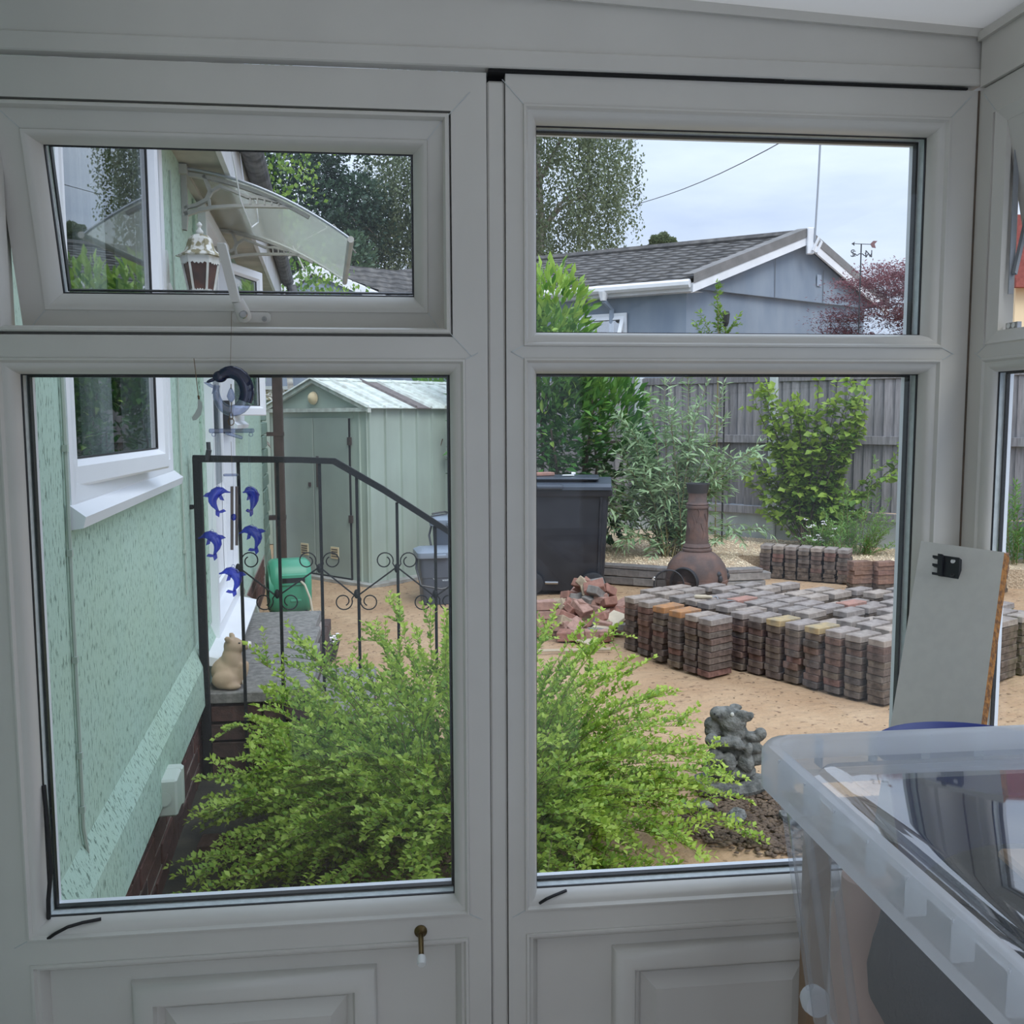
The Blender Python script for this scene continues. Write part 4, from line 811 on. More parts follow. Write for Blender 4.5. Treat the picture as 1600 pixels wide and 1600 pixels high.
def bracket(x):
    b = MB(); t_ = .014
    def ribbon(P, w): # band in the y-z plane
        P = [Vector(p) for p in P]; n = len(P); U = []; Lw = []
        for i, p in enumerate(P):
            d = (P[min(i + 1, n - 1)] - P[max(i - 1, 0)]).normalized(); nn = Vector((-d.y, d.x)); ww = w[i] if isinstance(w, list) else w
            U.append(p + nn * ww / 2); Lw.append(p - nn * ww / 2)
        vs = [(x + sx * t_, q.x, q.y) for sx in (-1, 1) for q in U + Lw]; m_ = 2 * n
        fs = []
        for i in range(n - 1):
            fs += [(i, i + 1, n + i + 1, n + i), (m_ + i, m_ + n + i, m_ + n + i + 1, m_ + i + 1), (i, m_ + i, m_ + i + 1, i + 1), (n + i, n + i + 1, m_ + n + i + 1, m_ + n + i)]
        b.add(vs, fs)
    ribbon([(-.012, .16), (-.012, -.0), (-.006, -.05)], .022)
    ribbon([(-.01, .010), (-.06, .027), (-.12, .042), (-.20, .050), (-.30, .054), (-.38, .055), (-.43, .052)], [.018, .014, .012, .012, .012, .011, .006])
    ribbon([(-.01, .035), (-.055, .048), (-.095, .07), (-.112, .10), (-.102, .13), (-.088, .165)], [.012, .012, .014, .018, .016, .014])
    ribbon([(-.112, .10), (-.15, .125), (-.20, .108), (-.255, .086), (-.30, .088), (-.37, .072)], [.012, .014, .010, .010, .012, .010])
    ribbon([(-.105, .075), (-.108, .042)], .010)
    for k in range(5): ribbon([(-.265 - .028 * k, .086 - k * .004), (-.266 - .028 * k, .054)], .006)
    up = [arc(k / n) for k in range(0, int(n * .8))]; ribbon([(a, z - .012) for a, z in up], .014)
    b.build('bracket', 'bracket_grey', can)
bracket(cs0 + .03); bracket(cs1 - .03)
# loose white aerial wire looping down by the canopy
wcbl = thing('aerial_wire', 'thin white wire looping down from the fascia beside the canopy', 'wire', HW(2.5, -.2, 2.62))
P = [HW(2.15, -.2, 2.60), HW(2.3, -.22, 2.50), HW(2.38, -.24, 2.34), HW(2.5, -.27, 2.26), HW(2.6, -.29, 2.30), HW(2.68, -.28, 2.40), HW(2.9, -.22, 2.48), HW(2.95, -.2, 2.66)]
b = MB(); b.tube([p - wcbl.location for p in P], .003, 5); b.build('wire', 'white_paint', wcbl, smooth=True)
# brown downpipe at the far corner
dp = thing('downpipe', 'square brown downpipe with hopper at the far corner of the mint house', 'drainpipe', HW(7.02, -.14, 0), HR)
b = MB(); b.bbox(.10, .085, 2.33, .004, c=(.05, 0, 1.20)); b.build('pipe', 'brown_pipe', dp)
b = MB(); b.prism([(-.055, 2.36), (.055, 2.36), (.09, 2.50), (.09, 2.58), (-.09, 2.58), (-.09, 2.50)], -.07, .07, lambda u, v, t: (.05 + u, t, v)); b.build('hopper', 'gutter_dark', dp)
b = MB(); b.tube([(.05, -.05, 2.50), (.05, -.12, 2.52), (.05, -.15, 2.58), (.05, -.14, 2.64)], .045, 10); b.build('elbow', 'gutter_dark', dp, smooth=True)
for z in (.62, 1.35, 2.0): b = MB(); b.box(-.005, .105, -.047, .10, z, z + .035); b.build('pipe_bracket', 'brown_pipe', dp)

# ================================================================ landing, steps and railing
LZ = .372
ld = thing('landing', 'grey concrete landing slab on dark brickwork below the house door', 'landing', (-.84, 2.50, 0))
b = MB(); b.box(0.01, .37, .06, 1.62, 0, LZ - .055); b.build('core', 'mortar', ld)
for k, (y0, y1) in enumerate(((0, .47), (.477, .86), (.868, 1.25), (1.258, 1.68))):
    b = MB(); b.bbox(.455, y1 - y0, .05, .005, c=(.215 - .03 * k, (y0 + y1) / 2, LZ - .027), jit=.002); b.build('paving_slab', 'slab', ld)
LB = brick_protos('brick', .205, .09, .066, 'step_brick')
for r in range(4):
    for k in range(2): put(random.choice(LB), 'brick', ld, (.10 + k * .215 + (.035 if r % 2 else 0), .062 + random.uniform(-.004, .004), .04 + r * .078), 0)
    for k in range(7): put(random.choice(LB), 'brick', ld, (.355, .20 + k * .225 + (.1 if r % 2 else 0), .04 + r * .078), PI / 2)
# the steps going down to the right, mostly behind the shrub
for k in range(2):
    z = .25 - .125 * k; stp = tag(thing('step', None, None, (-.28 + .27 * k, 2.56, 0)), ['upper', 'lower'][k] + ' brick step beside the landing, half hidden by the shrub', 'step', )
    b = MB(); b.bbox(.27, .75, .045, .004, c=(0, .375, z - .022)); b.build('tread', 'slab', stp); b = MB(); b.box(-.13, .13, .03, .72, 0, z - .045); b.build('riser', 'step_brick', stp)
b = MB(); b.bbox(.14, .10, .066, .003); o = b.build('loose_brick', 'step_brick'); o.location = onZ(345, 1325, .033); tag(o, 'single dark brick lying on the ground in front of the landing', 'brick')
b = MB(); b.bbox(.17, .10, .066, .003); o = b.build('loose_brick', 'step_brick'); o.location = onZ(420, 1318, .033); tag(o, 'dark brick half hidden by the shrub, right of the single dark brick', 'brick')

RY = 2.46
rl = thing('railing', 'black wrought-iron handrail with scrolls along the landing and down the steps', 'railing', (-.84, RY, 0))
def RP(px, py, y=RY): q = onY(px, py, y); return Vector((q.x + .84, 0, q.z))
b = MB(); p0 = RP(308, 716); b.bbox(.033, .033, p0.z - .02, .003, c=(p0.x, 0, (p0.z - .02) / 2 + .03)); b.build('post', 'black_iron', rl)
b = MB(); b.prism([tuple((RP(*q).x, RP(*q).z)) for q in ((302, 711), (470, 714), (524, 716), (600, 760), (705, 828), (760, 864), (760, 874), (705, 838), (598, 770), (520, 725), (470, 723), (302, 722))], -.016, .016, lambda u, v, t: (u, t, v)); b.build('top_rail', 'black_iron', rl)
posts = [(372, 722, 1330), (433, 722, 1290), (499, 724, 1080), (557, 745, 1130), (620, 785, 1180), (680, 822, 1230)]
for px, y0, y1 in posts: b = MB(); a = RP(px, y0); c = RP(px + (2 if px < 600 else -2), y1); b.tube([a, Vector((a.x, 0, max(.03, c.z)))], .0085, 4); b.build('baluster', 'black_iron', rl)
def scroll(bx, bz, cxp, czp, s):
    """S scroll: straight from (bx,bz) to the eye at (cxp,czp), then curl; s=+-1 side"""
    P = [Vector((bx, 0, bz))]; r0 = .040
    for k in range(22):
        t = k / 21; a = math.radians(-100 + 430 * t) if True else 0; r = r0 * (1 - .55 * t)
        P.append(Vector((cxp + s * r * math.cos(a) * 1.0, 0, czp + r * math.sin(a))))
    return P
def rsc(px0, py0, px1, py1, up):
    """curl centred near (px1,py1), tail running from post (px0,py0)"""
    a = RP(px0, py0); c = RP(px1, py1); s = 1 if px1 > px0 else -1; P = []
    r0 = .0355; zs = 1 if up else -1; nk = 24
    for k in range(nk):
        t = k / (nk - 1); ang = math.radians(200 - 440 * t); r = r0 * (1 - .5 * t ** 1.5)
        P.append(Vector((c.x + s * r * math.cos(ang), 0, c.z + zs * r * math.sin(ang))))
    b = MB(); b.tube([a] + P, .0028, 5); b.build('scroll', 'black_iron', rl, smooth=True)
sc_posts = {372: 0, 433: 1, 499: 0, 557: 1, 620: 0, 680: 1}
def zc(px): return 895
for px in (372, 499, 620):
    rsc(px, 890, px + 19, 876, True); 
    if px > 400: rsc(px, 890, px - 19, 876, True)
for px in (433, 557, 680):
    rsc(px, 925, px - 20, 940, False); rsc(px, 925, px + 20, 940, False)
for a_, c_ in ((372, 433), (499, 433), (499, 557), (620, 557), (620, 680), (745, 680)):
    b = MB(); b.tube([RP(a_ + (3 if c_ > a_ else -3), 888), RP(c_ + (-3 if c_ > a_ else 3), 930)], .0035, 5); b.build('cross_bar', 'black_iron', rl)
for px in (372, 433, 499, 557, 620, 680):
    b = MB(); q = RP(px, 888 if sc_posts[px] == 0 else 928); b.ell(q, (.011, .011, .02), nu=8, nv=6); b.build('collar', 'black_iron', rl)
b = MB(); q = RP(326, 716); b.bbox(.018, .03, .05, .004, R=E3(0, 12, 0), c=(0, 0, 0)); b.v = [tuple(Vector(v) + q + Vector((0, -.01, .012))) for v in b.v]; b.tube([q + Vector((.004, -.012, .02)), q + Vector((.003, -.012, .065))], .009, 6); tag(b.build('clamp', 'black_plastic', rl), 'black clamp gripping the top rail')
b = MB(); q = RP(308, 792); b.bbox(.045, .02, .018, .003, c=(q.x - .035, 0, q.z)); b.build('wall_fixing', 'black_iron', rl)

# mossy concrete strip against the plinth, its shade painted in as darker colour
b = MB(); b.prism([(-1.0, 1.0), (-.30, 1.0), (-.15, 1.8), (-.30, 2.7), (-1.0, 2.7)], .001, .018, lambda u, v, t: (u, v, t)); o = b.build('ground_slab', 'mossy'); tag(o, 'mossy concrete with painted-in shade at the foot of the brick plinth', kind='structure')

# ---------------------------------------------------------------- tan pig ornament on the landing
pg = thing('pig_ornament', 'tan sitting pig ornament with white snout on the landing under the door sill', 'ornament', (-.745, 2.60, LZ - .001)); pg.scale = (1.22, 1.22, 1.14)
blob('body', [('e', (-.005, .01, .055), (.058, .06, .058)), ('e', (.012, 0, .10), (.036, .042, .055)), ('e', (.018, 0, .150), (.034, .034, .034)), ('e', (.048, -.0, .150), (.026, .022, .020)),
    ('e', (-.010, -.045, .035), (.042, .022, .035)), ('e', (.018, -.052, .012), (.034, .016, .013)), ('e', (.045, -.025, .045), (.014, .014, .050), E3(0, 15, 0)), ('e', (.050, .012, .045), (.014, .014, .048), E3(0, 15, 0)),
    ('e', (.010, .028, .182), (.012, .007, .018), E3(-20, -20, 0)), ('e', (.006, -.026, .180), (.013, .008, .019), E3(20, -25, 0))], 'pig_tan', pg, .006, 3)
b = MB(); b.lathe([(.0, .004), (.013, .003), (.016, -.006)], 14, (.0755, 0, .152), E3(0, 90, 0)); tag(b.build('snout', 'pig_white', pg, smooth=True), 'white snout tip')
for y in (-.020,): b = MB(); b.ell((.042, y, .166), (.004, .003, .0025)); b.build('eye', 'iron_dark', pg)
b = MB(); b.ell((.056, -.028, .020), (.008, .010, .012)); b.build('trotter', 'pig_white', pg, smooth=True)
# round carved stone leaning against the house beyond the door
wh = thing('stone_disc', 'weathered round stone garden disc leaning on the mint wall beyond the landing', 'ornament', onY(372, 990, 4.35))
b = MB(); Rw = E3(74, 0, 35); b.lathe([(.0, .035), (.07, .032), (.085, .038), (.105, .030), (.118, .036), (.130, .030), (.132, 0), (.128, -.02)], 28, (0, 0, .11), Rw); b.lathe([(.0, .05), (.03, .046), (.035, .03)], 12, (0, 0, .11), Rw); b.build('disc', 'wheel_stone', wh, smooth=True, sharp=40)
b = MB(); b.bbox(.11, .10, .22, .02, jit=.01, c=(-.02, .12, .10)); b.ell((-.05, .12, .24), (.06, .05, .05)); o = b.build('stone_block', 'wheel_stone'); o.location = onY(378, 990, 4.45); tag(o, 'rough stone block standing behind the round stone disc', 'stone')

# ================================================================ GARDEN GROUND
def ground_h(x, y): return 0
xs = np.concatenate([np.linspace(-60, -4, 8), np.linspace(-3, 8, 120), np.linspace(10, 80, 12)]); ys = np.concatenate([np.linspace(.085, 11, 120), np.linspace(13, 120, 14)])
X, Y = np.meshgrid(xs, ys); Z = -.006 + .006 * np.sin(X * 5.1 + np.sin(Y * 3)) * np.sin(Y * 4.3) + .004 * np.sin(X * 13 + Y * 7) - .004
Z = np.where((Y > 11) | (np.abs(X) > 8), -.02, Z); nx, ny = len(xs), len(ys)
V = np.stack([X, Y, Z], -1).reshape(-1, 3); I = np.arange(nx * ny).reshape(ny, nx); F = np.stack([I[:-1, :-1], I[:-1, 1:], I[1:, 1:], I[1:, :-1]], -1).reshape(-1, 4)
tag(npmesh('ground', V, F, 'sand', smooth=True), 'pale builder\'s sand covering the garden', kind='structure')
# soil crumbs and old leaves scattered on the sand
def crumbs(name, n, reg, size, m, label, zf=lambda x, y: 0., flat=.5, cat='stones'):
    P = []
    while len(P) < n:
        x = random.uniform(reg[0], reg[1]); y = random.uniform(reg[2], reg[3])
        if reg[4](x, y): P.append((x, y, zf(x, y)))
    P = np.array(P); s = RNG.uniform(size[0], size[1], n); R = RNG.uniform(.6, 1.3, (n, 6, 1))
    base = np.array([[1, 0, 0], [0, 1, 0], [-1, 0, 0], [0, -1, 0], [0, 0, flat], [0, 0, -flat * .5]], float)
    th = RNG.uniform(0, 2 * PI, n); c, s_ = np.cos(th), np.sin(th); bb = base[None] * R; bx = bb[..., 0] * c[:, None] - bb[..., 1] * s_[:, None]; by = bb[..., 0] * s_[:, None] + bb[..., 1] * c[:, None]
    V = np.stack([bx, by * .8, bb[..., 2]], -1) * s[:, None, None] + P[:, None, :]
    f = np.array([[0, 1, 4], [1, 2, 4], [2, 3, 4], [3, 0, 4], [1, 0, 5], [2, 1, 5], [3, 2, 5], [0, 3, 5]]); F = (np.arange(n)[:, None, None] * 6 + f[None]).reshape(-1, 3)
    return tag(npmesh(name, V.reshape(-1, 3), F, m), label, cat, kind='stuff')
crumbs('soil_crumbs', 1800, (-1.5, 4.5, 2.0, 8, lambda x, y: True), (.003, .009), 'soil', 'dark crumbs of soil and old leaves scattered over the sand', flat=.3, cat='soil')

# raised gravel bed behind a low brick retaining wall
GP = [(.35, 8.2), (1.1, 7.55), (1.72, 7.10), (2.25, 6.78), (2.75, 6.58), (3.12, 6.62), (3.2, 7.45), (4.2, 6.95), (5.2, 6.3), (7.5, 5.2), (9, 4), (9, 9), (3.2, 12.5), (.35, 12.5)]
def inside(x, y, P=GP):
    c = False; j = len(P) - 1
    for i in range(len(P)):
        if (P[i][1] > y) != (P[j][1] > y) and x < (P[j][0] - P[i][0]) * (y - P[i][1]) / (P[j][1] - P[i][1]) + P[i][0]: c = not c
        j = i
    return c
b = MB(); b.prism(GP, -.01, .165, lambda u, v, t: (u, v, t)); tag(b.build('gravel_bed', 'gravel'), 'raised bed of pale golden gravel along the fence', kind='structure')
crumbs('gravel', 9000, (1.2, 5.4, 5.9, 9.3, inside), (.007, .016), 'pebble', 'pale golden gravel stones filling the bed by the fence', lambda x, y: .168, .6, 'gravel')
rw = thing('retaining_wall', 'low grey brick retaining wall beside the black bin, in front of the gravel', 'wall', (1.72, 7.10, 0))
RB = brick_protos('brick', .215, .10, .064, 'retaining', 3, .003, .004)
pts = [Vector((*p, 0)) for p in ((1.1, 7.55), (1.72, 7.10), (2.25, 6.78), (2.75, 6.58), (3.12, 6.62))]
for a, c in zip(pts[:-1], pts[1:]):
    d = (c - a).normalized(); n_ = max(1, round((c - a).length / .226))
    for r in range(2):
        for k in range(n_):
            p = a + d * (.11 + k * (c - a).length / n_ + (.05 if r else 0)); put(random.choice(RB), 'brick', rw, (p.x - 1.72 + d.y * .03, p.y - 7.10 - d.x * .03, .036 + r * .074), math.atan2(d.y, d.x))
    mc_ = MB(); mm = (a + c) / 2 - Vector((1.72, 7.10, 0)); nl_ = Vector((-d.y, d.x, 0)); R3 = Matrix.Rotation(math.atan2(d.y, d.x), 3, 'Z'); mc_.box(-(c - a).length / 2, (c - a).length / 2, -.01, .03, 0, .15, R3); mc_.v = [tuple(Vector(q) + mm) for q in mc_.v]; mc_.build('mortar', 'mortar_grey', rw)
    mcap = MB(); L_ = (c - a).length; mcap.bbox(L_ + .01, .13, .03, .004, jit=.002); o = put(mcap.build('coping', 'retaining').data, 'coping', rw, ((a.x + c.x) / 2 - 1.72 + d.y * .02, (a.y + c.y) / 2 - 7.10 - d.x * .02, .162), math.atan2(d.y, d.x))
for o in [o for o in COL.objects if o.name.startswith('coping') and o.parent is None]: bpy.data.objects.remove(o)

# ---------------------------------------------------------------- fence: concrete posts, gravel boards, feather-edge boards
FD = Vector((-.700, .714, 0)); F0 = Vector((4.02, 8.58, 0)); BAY = 1.70; fr_ = math.atan2(FD.y, FD.x)
FB_ = []
for k in range(4):
    q = MB(); w = .113; x = -w / 2; zr = random.uniform
    q.add([(x, 0, 0), (x + w, .015, 0), (x + w, .004, 0), (x, -.004, 0), (x, 0, 1), (x + w, .015, 1), (x + w, .004, 1), (x, -.004, 1)], [(0, 1, 5, 4), (1, 2, 6, 5), (2, 3, 7, 6), (3, 0, 4, 7), (4, 5, 6, 7), (0, 3, 2, 1)]); o = q.build('board', 'fence_wood'); FB_.append(o.data); bpy.data.objects.remove(o)
fence = thing('fence', 'grey weathered board fence with concrete posts along the far side of the garden', 'fence', (F0.x, F0.y, 0), fr_)
for k in (-3, -2, -1, 0, 1, 2):
    fp = thing('fence_panel'); fp.parent = fence; fp.location = (BAY * k, 0, .42); nb = 17
    for i in range(nb):
        o = link('board', random.choice(FB_), fp); o.location = (.075 + i * (BAY - .14) / (nb - 1), random.uniform(-.004, .004), .11 + random.uniform(-.004, .004)); o.scale = (1, 1.7, 1.42 + random.uniform(-.01, .01)); o.rotation_euler = (0, random.uniform(-.006, .006), 0)
    for z in (.06, .84, 1.50):
        b = MB(); b.bbox(BAY - .12, .045, .085, .003, c=(BAY / 2, .042 if z != 1.5 else .01, z)); b.build('rail' if z != 1.5 else 'top_rail', 'fence_wood', fp)
    gb = MB(); gb.bbox(BAY - .10, .05, .30, .004, jit=.002); o = gb.build('gravel_board', 'concrete_pale', fence); o.location = (BAY * (k + .5), 0, .165 + .14)
for k in range(-3, 4):
    b = MB(); b.bbox(.095, .11, 1.95, .012, c=(0, 0, .975)); o = b.build('fence_post', 'post_concrete', fence); o.location = (BAY * k, 0, .02)

# ================================================================ GREEN METAL SHED
sh_ = Vector((-.30, 7.17, 0)); du = Vector((-.70, .72, 0)).normalized(); dv = Vector((.72, .70, 0)).normalized()   # du along the gable front, dv along the side
SRZ = math.atan2(dv.y, dv.x)   # local x = along side (away), local y = along gable to the left
shed = thing('garden_shed', 'pale green metal shed with double doors and a ribbed apex roof beyond the railing', 'shed', tuple(sh_), SRZ)
WL, WG, EZ, PZ = 2.1, 1.42, 1.60, 1.845
b = MB()
for k in range(11):   # side wall with vertical ribs
    x = k * .2; b.box(x + .018, x + .2, .0, .012, 0.02, EZ)
    b.prism([(x - .006, 0), (x + .0, -.022), (x + .018, -.022), (x + .024, 0)], .02, EZ, lambda u, v, t: (u, v, t))
b.build('side_wall', 'shed_green', shed)
b = MB(); b.box(0, WL + .1, WG - .012, WG, .02, EZ); b.box(WL + .09, WL + .1, 0, WG, .02, EZ); b.build('back_wall', 'shed_green', shed)
b = MB()
for a, c in ((0, .10), (.10, .24), (WG - .17, WG)):
    b.box(.0, .012, a + .012, c, .02, EZ - .0); b.prism([(a, 0), (a + .004, -.014), (a + .016, -.014), (a + .02, 0)], .02, EZ, lambda u, v, t: (v, u, t))
b.box(-.004, .01, .20, WG - .15, 1.50, EZ)
b.prism([(0.0, EZ), (WG, EZ), (WG / 2, PZ)], -.004, .012, lambda u, v, t: (t, u, v)); b.build('front_wall', 'shed_green', shed)
for i, (a, c) in enumerate(((.245, .735), (.745, 1.24))):
    b = MB(); b.bbox(.016, c - a, 1.47, .004, c=(-.012, (a + c) / 2, .77)); d = b.build('door', 'shed_door', shed)
    b = MB(); b.box(-.030, -.018, (a + .04) if i else (c - .07), (a + .07) if i else (c - .04), .86, 1.15 if i == 0 else .9); b.build('door_handle', 'brown_pipe', d)
for z in (1.26, .55): b = MB(); b.box(-.035, -.015, .205, .245, z, z + .07); tag(b.build('hinge', 'brown_pipe', shed), 'rusty brown hinge')
b = MB(); b.box(-.02, -.002, .235, .243, .02, 1.5); b.build('door_gap', 'dark_gap', shed)
for a in (.46, .90):
    b = MB(); b.box(-.026, -.020, a - .055, a + .055, .20, .31); v = b.build('vent', 'cream_wall', shed)
    b = MB()
    for k in range(4): b.box(-.030, -.024, a - .042, a + .042, .218 + k * .022, .226 + k * .022)
    tag(b.build('vent_slots', 'brown_pipe', v), kind='stuff')
b = MB()
for sg in (0, 1): # barge trims
    y0, y1 = (-.06, WG / 2) if not sg else (WG + .06, WG / 2); z0 = EZ - .028
    b.prism([(y0, z0 - .02), (y0, z0 + .025), (y1, PZ + .03), (y1, PZ - .015)], -.05, -.015, lambda u, v, t: (t, u, v))
b.box(-.045, -.01, -.05, WG + .05, EZ - .04, EZ - .005); b.build('gable_trim', 'shed_roof', shed)
slope = Vector((0, WG / 2 + .06, PZ - EZ + .028)); 
for k in range(11):
    for sg in (0, 1):
        x0 = -.05 + k * .2; y0 = -.06 if not sg else WG + .06; b = MB(); f_ = lambda u, v, t: (x0 + u, (-.06 + v) if not sg else WG + .06 - v, EZ - .012 + v * (PZ - EZ + .028) / (WG / 2 + .06) + t)
        b.add([f_(u, v, t) for u in (0, .2) for v in (0, WG / 2 + .06) for t in (0, .008)], [(0, 1, 3, 2), (4, 6, 7, 5), (0, 4, 5, 1), (2, 3, 7, 6), (0, 2, 6, 4), (1, 5, 7, 3)])
        b.prism([(-.018, .008), (-.008, .028), (.008, .028), (.018, .008)], 0, WG / 2 + .06, lambda u, t, v: f_(u, v, t)); b.build('roof_sheet', 'shed_roof_brown' if (k == 3 and not sg) else 'shed_roof', shed)
b = MB(); b.prism([(-.05, -.012), (0, .012), (.05, -.012), (.05, -.02), (-.05, -.02)], -.05, 2.18, lambda u, v, t: (t, WG / 2 + u, PZ + .028 + v)); b.build('ridge_cap', 'shed_roof', shed)
shell = MB(); shell.lathe([(0, .05), (.03, .045), (.05, .03), (.062, .008), (.062, 0)], 12, (-.01, WG / 2 + .02, PZ - .155), E3(0, -90, 0)); o = shell.build('shell_light', 'cream_wall', shed, smooth=True); tag(o, 'round cream bulkhead light')
b = MB(); b.box(-2.0, 3.0, -1.2, 2.0, 0, .012); o = b.build('shed_base', 'concrete'); 
bpy.data.objects.remove(o)
b = MB(); b.prism([(-.10, -.12), (2.4, -.12), (2.4, 1.6), (-.10, 1.6)], -.01, .02, lambda u, v, t: (u, v, t)); o = b.build('shed_base', 'concrete', shed)

# food-waste caddies by the shed
def caddy(loc, rz, label, s=1.0):
    t = thing('waste_caddy', label, 'caddy', loc, rz); t.scale = (s, s, s)
    b = MB(); b.v = []
    def rr(w, d, z, r=.03): return [(x, y, z) for x, y in rrect(-w / 2, w / 2, -d / 2, d / 2, r, 3)]
    def body(rings, nm, m):
        n = len(rings[0]); q = MB(); q.add(sum(rings, []), [(a * n + k, a * n + (k + 1) % n, (a + 1) * n + (k + 1) % n, (a + 1) * n + k) for a in range(len(rings) - 1) for k in range(n)] + [tuple(range(n))[::-1], tuple((len(rings) - 1) * n + k for k in range(n))]); return q.build(nm, m, t, smooth=True, sharp=40)
    bd = body([rr(.24, .22, 0), rr(.25, .23, .02), rr(.275, .26, .20), rr(.285, .27, .205), rr(.30, .285, .36)], 'body', 'caddy_grey')
    body([rr(.34, .32, .355), rr(.345, .325, .375), rr(.34, .32, .395), rr(.27, .25, .415)], 'lid', 'caddy_lid')
    b = MB(); b.tube([(-.16, -.02, .34), (-.175, -.10, .28), (-.15, -.18, .16), (0, -.2, .13), (.15, -.18, .16), (.175, -.10, .28), (.16, -.02, .34)], .008, 6); b.build('handle', 'black_plastic', t, smooth=True)
    b = MB(); b.bbox(.09, .035, .03, .006, c=(0, -.165, .37)); b.build('latch', 'caddy_lid', t)
    return t
def text_on(txt, size, m, parent, loc, rot, name='lettering'):
    cu = bpy.data.curves.new(name, 'FONT'); cu.body = txt; cu.size = size; cu.extrude = .0006; cu.align_x = 'CENTER'
    ob = bpy.data.objects.new('tmp', cu); COL.objects.link(ob); dg = bpy.context.evaluated_depsgraph_get(); me = bpy.data.meshes.new_from_object(ob.evaluated_get(dg)); bpy.data.objects.remove(ob)
    me.materials.clear(); me.materials.append(MATS[m]); o = link(name, me, parent); o.location = loc; o.rotation_euler = rot; return o
c1 = caddy((.275, 6.30, .0), .10, 'small dark grey food-waste caddy in front of the shed wall, near the railing end', 1.08)
text_on('food', .036, 'caddy_print', c1, (.045, -.132, .205), (math.radians(85), 0, 0)); text_on('waste', .026, 'caddy_print', c1, (.045, -.130, .178), (math.radians(85), 0, 0))
b = MB(); b.tube([(-.04 + .012 * math.cos(t), -.1335, .205 + .012 * math.sin(t)) for t in np.linspace(.5, 5.8, 14)], .002, 4); b.build('recycling_mark', 'caddy_print', c1)
c2 = caddy((.42, 6.62, .20), -.05, 'second grey food-waste caddy raised behind the small dark grey one', 1.15)
b = MB(); b.bbox(.34, .34, .20, .01); o = b.build('upturned_crate', 'caddy_grey'); o.location = (.42, 6.62, .10); tag(o, 'dark plastic crate standing under the rear food-waste caddy', 'crate')
tw = thing('hand_tool', 'black-handled tool lying on the lid of the rear caddy', 'tool', (.40, 6.60, .695))
b = MB(); b.tube([(-.16, 0, 0), (-.05, .02, .015), (.02, .0, .0)], .008, 5); b.tube([(-.17, -.05, -.015), (-.03, -.01, .0)], .007, 5); b.bbox(.13, .05, .04, .01, c=(.08, 0, .0)); b.build('tool', 'black_plastic', tw)

# green hose reel
hr = thing('hose_reel', 'green plastic hose reel with a beige hose standing beyond the railing', 'hose reel', (-.84, 5.62, 0), math.radians(12))
prof = [(-.155, .22), (-.165, .34), (-.14, .43), (-.08, .475), (.06, .475), (.13, .44), (.15, .36), (.16, .24), (.145, .15), (.09, .085), (0, .065), (-.09, .09), (-.14, .15)]
b = MB(); b.prism(prof, -.105, .105, lambda u, v, t: (.01 + u * 0 + t * 1.0 + .0, -u * 1.0 + 0, v)); 
hb_ = MB(); w_ = .125
rings = [[(x, u * s_, .27 + (v - .27) * s_) for u, v in prof] for x, s_ in ((-w_ - .02, .90), (-w_, .985), (-w_ + .02, 1.0), (w_ - .02, 1.0), (w_, .985), (w_ + .02, .90))]; n = len(prof)
hb_.add(sum(rings, []), [(a * n + k, a * n + (k + 1) % n, (a + 1) * n + (k + 1) % n, (a + 1) * n + k) for a in range(5) for k in range(n)] + [tuple(range(n))[::-1], tuple(5 * n + k for k in range(n))]); hb_.build('casing', 'reel_green', hr, smooth=True, sharp=45)
b = MB(); b.lathe([(.155, -.150), (.165, -.155), (.165, -.125), (.14, -.12)], 28, (0, 0, .27), E3(0, 90, 0)); b.build('side_rim', 'reel_green', hr, smooth=True, sharp=40)
b = MB(); b.lathe([(.0, -.158), (.045, -.158), (.05, -.150), (.14, -.149), (.14, -.14)], 24, (0, 0, .27), E3(0, 90, 0)); b.build('side_hub', 'reel_dark', hr, smooth=True, sharp=40)
b = MB(); b.bbox(.19, .04, .085, .008, c=(.015, -.155, .345)); b.build('outlet_frame', 'reel_green', hr)
b = MB(); b.box(-.065, .095, -.178, -.17, .325, .36); b.build('outlet_slot', 'dark_gap', hr)
b = MB(); b.tube([(.06, -.16, .34), (.09, -.21, .31), (.12, -.25, .22), (.135, -.27, .10), (.14, -.28, .03), (.10, -.30, .012), (.0, -.26, .012)], .0085, 7); tag(b.build('hose', 'hose_beige', hr, smooth=True), 'beige hose end')
b = MB()
for x in (-.13, .11): b.tube([(x, .13, .012), (x, .05, .15), (x, -.10, .10), (x - .0, -.20, .012), (x, .13, .012)], .010, 6)
b.tube([(-.13, -.20, .012), (.11, -.20, .012)], .010, 6); b.build('stand', 'black_plastic', hr, smooth=True)
b = MB(); b.bbox(.08, .02, .02, .005, c=(.03, -.145, .19)); b.build('clip', 'reel_green', hr)

